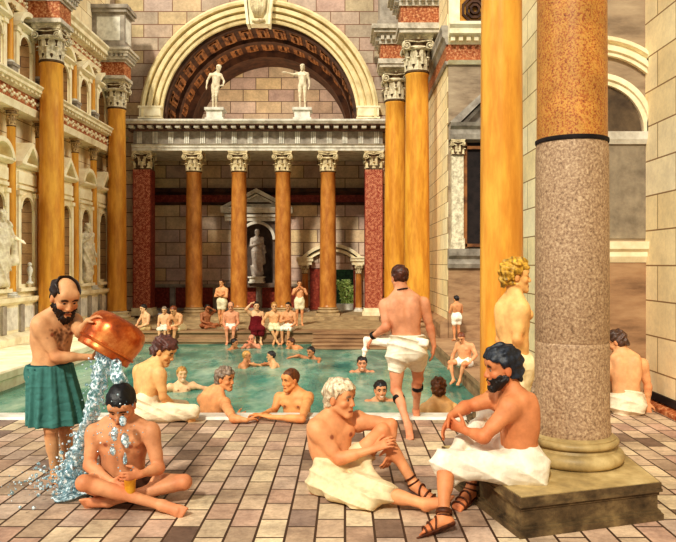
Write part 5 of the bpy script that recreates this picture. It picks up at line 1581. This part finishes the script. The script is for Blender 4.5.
    for sg, lb in ((-1, 'slim golden column left of the far doorway'), (1, 'slim golden column right of the far doorway')):
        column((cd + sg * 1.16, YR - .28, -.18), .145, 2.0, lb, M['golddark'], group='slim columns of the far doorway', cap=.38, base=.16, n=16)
    # garden through the door
    bm = bmesh.new(); box(bm, -2.5, 2.5, 36.4, 36.6, -.5, 4.5)
    o = obj('hedge', bm, M['hedge']); 
    for v in o.data.vertices: v.co.z += .5
    o.location = (0, 0, -.5); tag(o, 'dark green hedge seen through the far doorway', 'hedge')
    bm = bmesh.new(); r = random.Random(3)
    for i in range(420):
        a_ = r.random() * 2 * PI; q = r.random() ** .5; c = Vector((q * math.cos(a_) * .42, q * math.sin(a_) * .3, .25 + r.random() * 1.15))
        c.x += .15 * math.sin(c.z * 3)
        d_ = Vector((r.gauss(0, 1), r.gauss(0, 1), r.gauss(0, .6))).normalized() * .11; s_ = d_.orthogonal().normalized() * .04
        bm.faces.new([bm.verts.new(c - d_), bm.verts.new(c + s_), bm.verts.new(c + d_), bm.verts.new(c - s_)])
    e = empty('garden_shrub', (.02, 33.6, FZ_), 'bright green shrub standing in the garden beyond the far doorway', 'shrub')
    obj('foliage', bm, M['leaf'], e)
    bm = bmesh.new(); tube(bm, [(0, 0, 0), (.04, 0, .5), (-.05, 0, 1.1)], [.05, .04, .02], 8); tube(bm, [(.04, 0, .5), (.2, 0, .9)], [.03, .01], 6); obj('stem', bm, M['bronze'], e)
    bm = bmesh.new(); box(bm, -.6, .6, 32.2, 32.5, FZ_, .02); 
    o = obj('garden_bench', bm, M['white']); tag(o, 'low white garden wall seen through the far doorway', 'garden wall')
    o.name = 'garden_wall'

def build_right():
    # bay farther away
    def pier(name, x, y0, y1, z1, label):
        bm = bmesh.new(); box(bm, x, x + 3.5, y0, y1, FZ_, z1); return struct(name, bm, M['pier'], label)
    pier('wall_right', 3.0, 20.5, 28.0, 14, 'cream block pier beside the far giant columns')
    fn = mapB(20.5)
    # F2: brown bay wall with window
    bm = bmesh.new(); rect(bm, fn, 3.02, 7.5, FZ_, 1.74, 0, .06); struct('wall_right', bm, M['bay'], 'brown stone foot of the bay wall below the window')
    bm = bmesh.new(); rect(bm, fn, 3.02, 7.5, 2.3, 7.75, 0, .05); struct('wall_right', bm, M['bayup'], 'grey travertine bay wall round the window')
    e = empty('coffer_panel', (5.0, 20.5, 8.8), 'ochre panel with octagonal coffers at the top of the right bay', 'panel')
    b = tuple(e.location); f2 = mapB(20.5, b)
    bm = bmesh.new(); rect(bm, f2, 3.35, 7.5, 8.8, 12.5, 0, .05); obj('back_panel', bm, M['coffer'], e)
    for i in range(4):
        for j in range(4):
            bm = bmesh.new()
            for rr, t in ((.40, .11), (.28, .14), (.16, .17)):
                pts = lambda r_: [(3.78 + i * .95 + r_ * math.cos(PI / 8 + k * PI / 4), 9.28 + j * .95 + r_ * math.sin(PI / 8 + k * PI / 4)) for k in range(8)]
                A_, B_ = pts(rr), pts(rr - .07)
                for k in range(8):
                    m_ = (k + 1) % 8
                    prism(bm, [A_[k], A_[m_], B_[m_], B_[k]], f2, .05, t)
            obj('octagon', bm, M['bronzedark'], e)
    bm = bmesh.new()
    run(bm, fn, cornice_prof(8.25, 8.8, .12, .40), 3.0, 7.5)
    dentils(bm, fn, 3.0, 7.5, 8.30, 8.44, .12, .34, .22, .12)
    run(bm, fn, [(0, 7.68), (.12, 7.68), (.2, 7.78), (0, 7.78)], 3.0, 7.5)
    rect(bm, fn, 3.02, 3.34, 8.8, 14, 0, .14)
    o = struct('trim_9', bm, M['cream'], 'cornice with orange frieze across the right bay')
    bm = bmesh.new(); rect(bm, fn, 3.0, 7.5, 7.78, 8.25, 0, .12); obj('frieze', bm, M['orange'], o)
    bm = bmesh.new(); run(bm, fn, [(0, 1.74), (.14, 1.74), (.2, 1.86), (.2, 2.0), (.3, 2.1), (.34, 2.3), (0, 2.3)], 3.0, 7.5)
    struct('trim_10', bm, M['greystone'], 'grey sill moulding below the right bay window')
    e = empty('window_surround', (4.2, 20.5, 2.3), 'stone window surround with pediment and small pilaster in the right bay', 'window')
    b = tuple(e.location); f2 = mapB(20.5, b)
    bm = bmesh.new()
    for c in (3.26, 5.14): rect(bm, f2, c - .17, c + .17, 2.3, 5.0, 0, .26); rect(bm, f2, c - .2, c + .2, 2.3, 2.6, 0, .3)
    obj('pilaster', bm, M['capitalgrey'], e)
    for c in (3.26, 5.14):
        mc = capital_mesh(.16, .46, True); cc = link_mesh('capital', mc, None, e, Vector(f2(c, 5.0, .14)))
        if not mc.materials: mc.materials.append(M['capital']); mc.materials.append(M['bell_shade'])
    bm = bmesh.new()
    run(bm, f2, [(0, 5.46), (.32, 5.46), (.36, 5.6), (.36, 5.74), (.46, 5.82), (.5, 5.92), (0, 5.92)], 3.03, 5.4)
    for sg in (-1, 1): prism(bm, [(4.2 + sg * 1.2, 5.92), (4.2, 7.02), (4.2, 6.80), (4.2 + sg * .9, 5.92)], f2, 0, .48)
    for sg in (-1, 1): prism(bm, [(4.2 + sg * .84, 5.92), (4.2, 6.74), (4.2, 6.64), (4.2 + sg * .70, 5.92)], f2, 0, .32)
    prism(bm, [(3.4, 5.92), (5.0, 5.92), (4.2, 6.75)], f2, 0, .12)
    obj('pediment', bm, M['greystone'], e)
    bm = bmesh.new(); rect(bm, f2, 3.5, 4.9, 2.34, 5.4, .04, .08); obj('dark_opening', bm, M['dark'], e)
    bm = bmesh.new()
    for c in (3.5, 4.2, 4.9): rect(bm, f2, c - .05, c + .05, 2.34, 5.4, .06, .16)
    for z in (2.36, 5.2): rect(bm, f2, 3.5, 4.9, z, z + .09, .06, .16)
    obj('frame', bm, M['bronze'], e)
    # entablature return along the pier
    fp = mapR(3.0)
    bm = bmesh.new(); run(bm, fp, cornice_prof(8.25, 8.8, .05, .15), 20.36, 28); run(bm, fp, [(0, 7.68), (.05, 7.68), (.09, 7.78), (0, 7.78)], 20.42, 28)
    o = struct('trim_11', bm, M['greystone'], 'grey cornice with orange frieze along the far right pier')
    bm = bmesh.new(); rect(bm, fp, 20.42, 28, 7.78, 8.25, 0, .045); obj('frieze', bm, M['orange'], o)
    bm = bmesh.new(); run(bm, fp, [(0, FZ_), (.22, FZ_), (.22, .1), (.14, .2), (0, .24)], 20.4, 28); struct('baseboard_right', bm, M['bay'], 'brown plinth course of the far right pier')
    # giant columns at the right
    for (X, y, H, lb) in ((2.36, 22.95, 9.55, 'nearer golden giant column of the right-hand pair behind the walking man'), (1.90, 26.5, 9.45, 'farther golden giant column of the right-hand pair beside the red pilaster')):
        column((X, y, FZ_), .42, H, lb, M['gold'], group='giant columns of the right side', cap=1.2, base=.42, capmat=M['capitalgrey'], basemat=M['bay'])
        e = empty('entablature_block', (X, y, FZ_ + H), lb.replace('golden giant column', 'entablature block, over the giant column'), 'entablature block', 'entablature blocks on the right side')
        w = .62
        bm = bmesh.new(); box(bm, -w, 1.1, -w, w, 0, .12); box(bm, -w - .05, 1.1, -w - .05, w + .05, .12, .3)
        for g, z0, z1 in ((w + .02, .85, .98), (w + .10, 1.12, 1.22), (w + .22, 1.22, 1.34), (w + .30, 1.34, 1.5)): box(bm, -g, 1.1, -g, g, z0, z1)
        box(bm, -w - .03, 1.1, -w - .03, w + .03, .98, 1.12)
        for q in range(6):
            c = -w + .1 + q * (2 * w - .2) / 5
            box(bm, c - .06, c + .06, -w - .15, -w, .98, 1.12); box(bm, -w - .15, -w, c - .06, c + .06, .98, 1.12)
        obj('cornice', bm, M['cornice'], e)
        bm = bmesh.new(); box(bm, -w + .04, 1.1, -w + .04, w - .04, .3, .85); obj('frieze', bm, M['orange'], e)
        bm = bmesh.new(); box(bm, -w, 1.1, -w, w, 1.5, 4.2); box(bm, -w - .08, 1.1, -w - .08, w + .08, 1.5, 1.7); obj('attic', bm, M['greystone'], e)
    # middle yellow column on the near terrace
    column((1.80, 8.05, 0), .245, 8.2, 'tall yellow column behind the blond youth on the near terrace', M['gold'], 'column', cap=.7, base=.24, basemat=M['plinth'])
    # nearer pier with blind arch (F1) and the pier along the right edge (A)
    pier('wall_right', 3.0, 9.4, 12.0, 10, 'cream block face of the middle right pier')
    fn = mapB(9.4)
    bm = bmesh.new(); rect(bm, fn, 3.0, 4.02, 0, 1.9, 0, .05); struct('wall_right', bm, M['bay'], 'brown stone wall behind the man sitting at the right')
    bm = bmesh.new(); rect(bm, fn, 3.0, 4.02, 2.16, 10, 0, .03); struct('wall_right', bm, M['bayup'], 'grey stone wall above the ledge at the right')
    bm = bmesh.new(); run(bm, fn, [(0, 1.88), (.06, 1.88), (.1, 1.96), (.1, 2.02), (.14, 2.06), (.16, 2.16), (0, 2.16)], 3.0, 4.02); struct('trim_12', bm, M['cream'], 'pale ledge moulding on the right wall')
    e = empty('blind_arch', (3.34, 9.4, 2.16), 'pale double arch moulding over a grey panel on the right wall', 'arch')
    b = tuple(e.location); f2 = mapB(9.4, b)
    bm = bmesh.new()
    zc = 3.62
    def clip_arc(R0, prof, a0):
        sweep_arch(bm, prof, R0, lambda u, v, t: f2(min(max(3.34 + u, 3.0), 4.02), zc + v, t), a0, math.acos(max(-1, -.34 / R0)), 24)
    for R0, a0 in ((1.03, math.acos(.68 / 1.03)), (.64, 0)):
        clip_arc(R0, [(0, .02), (0, .09), (.05, .09), (.06, .12), (.13, .12), (.15, .07), (.17, .07), (.19, .13), (.24, .13), (.25, .02)] if R0 > .9 else [(0, .02), (0, .09), (.06, .09), (.07, .12), (.14, .12), (.16, .02)], a0)
    obj('arch_moulding', bm, M['cream'], e)
    bm = bmesh.new(); run(bm, f2, [(0, 3.46), (.07, 3.46), (.1, 3.52), (.12, 3.62), (0, 3.62)], 3.0, 4.02); obj('impost_band', bm, M['white'], e)
    bm = bmesh.new(); rect(bm, f2, 3.0, 4.02, 2.2, 3.46, 0, .045); obj('grey_panel', bm, M['greypanel'], e)
    bm = bmesh.new(); prism(bm, [(3.0, 3.62), (3.97, 3.62)] + [(3.34 + .62 * math.cos(q), 3.62 + .62 * math.sin(q)) for q in np.linspace(.05, 2.14, 14)], f2, 0, .05); obj('lunette', bm, M['lunette'], e)
    bm = bmesh.new(); box(bm, 4.02, 4.8, 2.0, 9.4, 0, 10); struct('wall_right', bm, M['pier'], 'cream block pier at the right edge')
    fa = mapR(4.02)
    bm = bmesh.new(); run(bm, fa, [(0, 0), (.10, 0), (.10, .05), (.05, .08), (0, .1)], 2.0, 9.35); struct('baseboard_right', bm, M['orange'], 'orange and black skirting of the right pier')
    bm = bmesh.new(); run(bm, fa, [(0, .11), (.04, .11), (.03, .2), (0, .2)], 2.0, 9.35); struct('baseboard_right', bm, M['dark'], 'dark skirting band of the right pier')
    # great column on its plinth
    e = empty('granite_column', (1.84, 5.68, 0), 'great granite and orange porphyry column on a weathered square plinth', 'column')
    bm = bmesh.new()
    Qb = [(1.2, 4.76), (2.29, 5.1), (2.36, 6.42), (.86, 6.1)]
    cen = Vector((1.84, 5.68))
    def ring(g): return [((Vector(p) - Vector((1.68, 5.6))) * g + Vector((1.68, 5.6)) - cen) for p in Qb]
    for g, z0, z1 in ((1.04, 0, .045), (1.015, .045, .065), (.985, .065, .18), (1.0, .18, .205), (1.03, .205, .225), (1.02, .225, .27)):
        prism(bm, [(p.x, p.y) for p in ring(g)], lambda x, y, z: (x, y, z), z0, z1)
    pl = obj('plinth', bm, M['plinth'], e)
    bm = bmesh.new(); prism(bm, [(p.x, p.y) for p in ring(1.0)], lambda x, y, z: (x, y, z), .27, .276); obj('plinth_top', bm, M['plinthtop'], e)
    prof = [(.30, .276)]
    def torus(c, r, R0, n=9): return [(R0 + r * math.cos(-PI / 2 + PI * i / n), c + r * math.sin(-PI / 2 + PI * i / n)) for i in range(n + 1)]
    prof += torus(.335, .058, .345) + [(.34, .40), (.325, .425)] + torus(.45, .028, .335) + [(.335, .485), (.30, .505)]
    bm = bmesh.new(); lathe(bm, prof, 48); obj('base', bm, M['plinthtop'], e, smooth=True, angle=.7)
    bm = bmesh.new(); lathe(bm, [(.302, .5), (.302, .56), (.293, .6), (.290, 1.2), (.290, 1.228), (.286, 1.235), (.290, 1.242), (.288, 2.0), (.285, 2.76), (.278, 2.83)], 48, closed=True); obj('granite_shaft', bm, M['granite'], e, smooth=True, angle=.8)
    bm = bmesh.new(); lathe(bm, [(.284, 2.83), (.288, 2.84), (.288, 2.862), (.27, 2.87)], 48); obj('iron_band', bm, M['dark'], e, smooth=True, angle=.6)
    bm = bmesh.new(); lathe(bm, [(.276, 2.865), (.274, 3.6), (.262, 6.5), (.255, 7.5)], 48, closed=True); obj('porphyry_shaft', bm, M['porphyry'], e, smooth=True, angle=.8)

def statue(J, label, h, hs, yaw, pitch, drape=False, group=None, col=(238, 228, 200)):
    o = person(J, label, 'statue', group, 'marble_statue', h=h, hs=hs, yaw=yaw, pitch=pitch, skin=col, mat=STATUE, detail=False, eyes=False)
    hair(J, col, 'full', h=h, amp=.012); o.children[-1].data.materials.clear(); o.children[-1].data.materials.append(STATUE)
    if drape:
        u = J['u']; P = J['P']; N = J['N']; s = J['s']; T = (N - P).length
        pr = wrap_prims(J, 1.0, 1.0, .03 * s, top=.14)
        bot = (J['anR'] + J['anL']) / 2
        pr += [Flat(P, bot + Vector((0, 0, .0)), J['hl'], (.19 * s, .15 * s), (.23 * s, .17 * s)),
               Flat(P + u * .05, J['shL'] + Vector((0, 0, .02)), J['l'], (.17 * s, .13 * s), (.09 * s, .10 * s)), Cone(J['elL'], J['elL'] - Vector((0, 0, .6 * s)), .07 * s, .10 * s)]
        garment(J, 'drapery', pr, col, h=h, amp=.026 * s, freq=30 / s, fdir=(.9, .5, .45), seed=4, mat=STATUE)
    return o

def pedestal(loc, w, h, label, group=None, mat=None):
    e = empty('pedestal', loc, label, 'pedestal', group)
    bm = bmesh.new(); box(bm, -w, w, -w, w, 0, h * .25); obj('foot', bm, mat or M['white'], e)
    bm = bmesh.new(); box(bm, -w * .85, w * .85, -w * .85, w * .85, h * .25, h * .8); obj('die', bm, mat or M['white'], e)
    bm = bmesh.new(); box(bm, -w * 1.05, w * 1.05, -w * 1.05, w * 1.05, h * .8, h); obj('cap', bm, mat or M['white'], e)
    return e

def build_statues():
    e = empty('figurine', (LX + .46, 19.85, 1.3), 'little pale figurine on the sill of the niche left of the first giant column', 'figurine')
    bm = bmesh.new(); lathe(bm, [(.001, 0), (.10, 0), (.10, .05), (.05, .08), (.04, .2), (.07, .3), (.09, .4), (.06, .47), (.035, .5), (.001, .5)], 16); obj('body', bm, M['white'], e, smooth=True)
    bm = bmesh.new(); bmesh.ops.create_icosphere(bm, subdivisions=2, radius=.065, matrix=Matrix.Translation((0, 0, .55))); obj('head', bm, M['white'], e, smooth=True)
    zc = 7.47
    for X, sd in ((-5.12, 0), (-1.68, 1)):
        pedestal((X, YB - .3, zc), .36, .52, 'white pedestal of the ' + ('right-hand' if sd else 'left-hand') + ' nude statue under the great arch', 'pedestals of the nude statues')
    o1 = dict(N=(.05, .01, 1.46), H=(.13, -.06, 1.63), elR=(-.33, .05, 1.15), wrR=(-.36, -.06, .9), haR=(-.36, -.1, .82), elL=(.34, .0, 1.14), wrL=(.30, -.16, .92), haL=(.22, -.2, .9), knL=(.02, -.1, .5), anL=(.02, .03, .09), toL=(.05, -.12, .03))
    J = preset('stand', (-5.12, YB - .3, zc + .52), 8, .98, o1); statue(J, 'white nude statue with bowed head on the left under the great arch', .022, 1.1, 40, 20, group='nude statues under the great arch')
    o2 = dict(elR=(-.36, -.05, 1.36), wrR=(-.62, -.18, 1.42), haR=(-.72, -.2, 1.42), elL=(.26, .03, 1.12), wrL=(.28, -.04, .88))
    J = preset('stand', (-1.68, YB - .3, zc + .52), -5, 1.0, o2); statue(J, 'white nude statue with arm stretched to the left on the right under the great arch', .022, 1.1, -12, 0, group='nude statues under the great arch')
    pedestal((-3.82, YR - .12, 1.04), .34, .28, 'low pale pedestal inside the central niche')
    J = preset('stand', (-3.82, YR - .08, 1.32), 15, 1.16, dict(elR=(-.25, -.02, 1.14), wrR=(.0, -.2, 1.2), haR=(.08, -.22, 1.24)))
    statue(J, 'tall draped grey-white statue in the central niche behind the colonnade', .022, 1.2, 20, 5, drape=True, col=(206, 198, 190))
    J = preset('stand', (LX + .42, 24.35, 1.3), 60, 1.12, dict(elR=(-.25, -.02, 1.14), wrR=(-.05, -.2, 1.3), haR=(.02, -.22, 1.36)))
    statue(J, 'draped white statue in the left wall niche right of the bearded man', .022, 1.2, 60, 5, drape=True)
    J = preset('stand', (LX + .42, 18.3, 1.3), 60, 1.12, dict(elL=(.3, -.02, 1.14), wrL=(.3, -.3, 1.05), haL=(.3, -.4, 1.0)))
    statue(J, 'draped white statue cut by the left edge of the photo', .022, 1.2, 60, 5, drape=True)
# ------------------------------------------------------------------ tub, cup, poured water
def build_props():
    m, nt, n, l, bs = new_mat('copper')
    v = coords(nt); f = noise(nt, v, 6, 6, .65)
    l.new(ramp(nt, f, [(.3, srgb(112, 44, 16)), (.5, srgb(190, 92, 36)), (.68, srgb(228, 152, 84))]), bs.inputs['Base Color'])
    bs.inputs['Metallic'].default_value = .55; bs.inputs['Roughness'].default_value = .3; M['copper'] = m
    c0 = px(102.5, 354, 5.62)
    ax = Vector((.44, .26, .78)).normalized()
    e = empty('copper_tub', c0, 'large round copper tub tipped by the bearded man, water pouring out', 'tub')
    x = ax.orthogonal().normalized(); y = ax.cross(x); R3 = Matrix((x, y, ax)).transposed().to_4x4()
    prof = [(r_ * .93, z_ * .93) for r_, z_ in [(.19, .285), (.205, .04), (.215, 0), (.235, -.004), (.243, .012), (.238, .03), (.252, .12), (.262, .20), (.252, .265), (.215, .315), (.15, .338), (0.001, .345)]]
    bm = bmesh.new(); lathe(bm, [(.001, .28), (.14, .28)] + prof, 48, M=R3)
    obj('bowl', bm, M['copper'], e, smooth=True, angle=.9)
    bm = bmesh.new(); lathe(bm, [(.231 + .012 * math.cos(a), .06 + .012 * math.sin(a)) for a in np.linspace(0, 2 * PI, 9)], 48, M=R3); obj('rim_band', bm, M['copper'], e, smooth=True)
    # cup
    loc = px(130, 490, 5.19)
    e = empty('cup', loc, 'yellow cup held in the lap of the sitting wet man', 'cup')
    bm = bmesh.new(); lathe(bm, [(.001, -.06), (.034, -.06), (.037, -.05), (.043, .075), (.045, .08), (.040, .08), (.034, -.045), (.001, -.045)], 24)
    obj('beaker', bm, plain('yellow_horn', srgb(222, 164, 52), srgb(184, 116, 30), 12, .35), e, smooth=True, angle=.7)
    # streams
    r = random.Random(11)
    def stream(name, pts, rads, seed, label, h=.011):
        prims = []
        for i in range(len(pts) - 1):
            prims.append(Cone(pts[i], pts[i + 1], rads[i], rads[i + 1]))
        def w(X, Y, Z_):
            return .013 * (np.sin(38 * Z_ + 3 * np.sin(30 * X + seed) + 2 * np.sin(26 * Y)) + np.sin(55 * X + 20 * Z_ + seed) * np.sin(50 * Y - 33 * Z_))
        o = blob(name, prims, h, M['pour'], None, (0, 0, 0), .02, w)
        tag(o, label, 'water', kind='stuff'); return o
    A = [px(104, 356, 5.58), px(101, 372, 5.56), px(96, 395, 5.55), px(88, 425, 5.57), px(76, 452, 5.6), px(69, 482, 5.62)]
    stream('poured_water', A, [.06, .062, .055, .05, .06, .09], 1, 'left stream of water falling from the copper tub to the paving')
    B_ = [px(110, 356, 5.52), px(116, 366, 5.46), px(120, 380, 5.44), px(121, 392, 5.44)]
    stream('poured_water', B_, [.055, .05, .055, .05], 2, 'right stream of water falling from the tub onto the black-haired head')
    C_ = [px(121, 424, 5.22), px(124, 440, 5.20), px(122, 460, 5.2)]
    stream('poured_water', [px(115, 420, 5.25), px(114, 436, 5.24), px(113, 452, 5.24)], [.014, .012, .008], 3, 'thin trickle running down the chest from the chin, nearer the bearded man', .008)
    stream('poured_water', [px(124, 420, 5.22), px(124.5, 440, 5.21), px(125, 462, 5.21)], [.016, .012, .008], 4, 'thin trickle running down the middle of the chest into the lap', .008)
    # splash and puddle
    bm = bmesh.new()
    for i in range(900):
        if i < 610:
            a = r.random() * 2 * PI; q = abs(r.gauss(0, .27)); c = px(68, 484, 5.75) + Vector((math.cos(a) * q, math.sin(a) * q * .8, abs(r.gauss(0, .13)) * max(.15, 1 - q * 1.3)))
        elif i < 800:
            t = r.random(); k = min(4, int(t * 5)); c = A[k].lerp(A[k + 1], t * 5 - k) + Vector((r.gauss(0, .06), r.gauss(0, .05), r.gauss(0, .05)))
        else:
            c = px(112 + r.gauss(0, 12), 432 + r.gauss(0, 18), 5.24 + r.gauss(0, .04))
        c.z = max(c.z, .012)
        bmesh.ops.create_icosphere(bm, subdivisions=1, radius=.004 + r.random() ** 2 * (.014 if i < 800 else .005), matrix=Matrix.Translation(c))
    o = obj('water_splash', bm, M['pour'], smooth=True); tag(o, 'spray of droplets round the falling water', 'splash', kind='stuff')
    pud = blob('water_puddle', [Flat(px(52, 486, 5.9), px(90, 492, 5.6), Vector((0, 1, 0)), (.22, .012), (.26, .012)), Flat(px(60, 505, 5.5), px(80, 512, 5.4), Vector((0, 1, 0)), (.12, .010), (.1, .010))], .012, M['pour'], None, (0, 0, 0), .03,
               lambda X, Y, Z_: .004 * np.sin(40 * X) * np.sin(36 * Y), [((0, 0, .002), (0, 0, -1))])
    tag(pud, 'foaming puddle where the stream hits the paving', 'puddle', kind='stuff')

def build_light():
    w = bpy.data.worlds.new('World'); SC.world = w; w.use_nodes = True
    bg = w.node_tree.nodes['Background']; bg.inputs[0].default_value = (.98, .95, .88, 1); bg.inputs[1].default_value = .40
    def sun(name, d, e, col, ang):
        L = bpy.data.lights.new(name, 'SUN'); L.energy = e; L.color = col; L.angle = math.radians(ang)
        o = bpy.data.objects.new(name, L); COL.objects.link(o); o.rotation_euler = Vector(d).to_track_quat('-Z', 'Y').to_euler(); o.location = (0, 0, 20)
    sun('sun', (.22, .74, -.64), 2.75, (1, .94, .80), 5)
    sun('fill_sun', (-.80, .22, -.56), 1.45, (1, .96, .86), 20)  # added fill sun from the right, lifts the left wall
    sun('fill_sun', (.72, .30, -.60), 1.15, (1, .96, .88), 20)  # added fill sun from the left, lifts the right piers
    L = bpy.data.lights.new('vault_fill', 'AREA'); L.energy = 150; L.color = (1, .86, .7); L.size = 5; L.shape = 'RECTANGLE'; L.size_y = .5  # added fill hidden behind the cornice, brightens vault and lunette, no lamp there
    o = bpy.data.objects.new('vault_fill', L); COL.objects.link(o); o.location = (-3.4, 29.2, 7.75); o.rotation_euler = Vector((0, .75, .66)).to_track_quat('-Z', 'Y').to_euler()

def build_camera():
    c = bpy.data.cameras.new('camera'); o = bpy.data.objects.new('camera', c); COL.objects.link(o)
    c.sensor_fit = 'HORIZONTAL'; c.sensor_width = 36; c.lens = FPX / 676 * 36
    c.shift_x = -(CX - 338) / 676; c.shift_y = (CY - 271) / 676
    o.location = (0, 0, EYE); o.rotation_euler = (PI / 2, 0, 0); c.clip_end = 200
    SC.camera = o

build_materials()
build_floor(); build_left(); build_back(); build_right(); build_statues()
build_main(); build_small(); build_props()
build_light(); build_camera()
SC.view_settings.view_transform = 'Standard'
SC.view_settings.look = 'Medium High Contrast'
SC.view_settings.exposure = 0.0
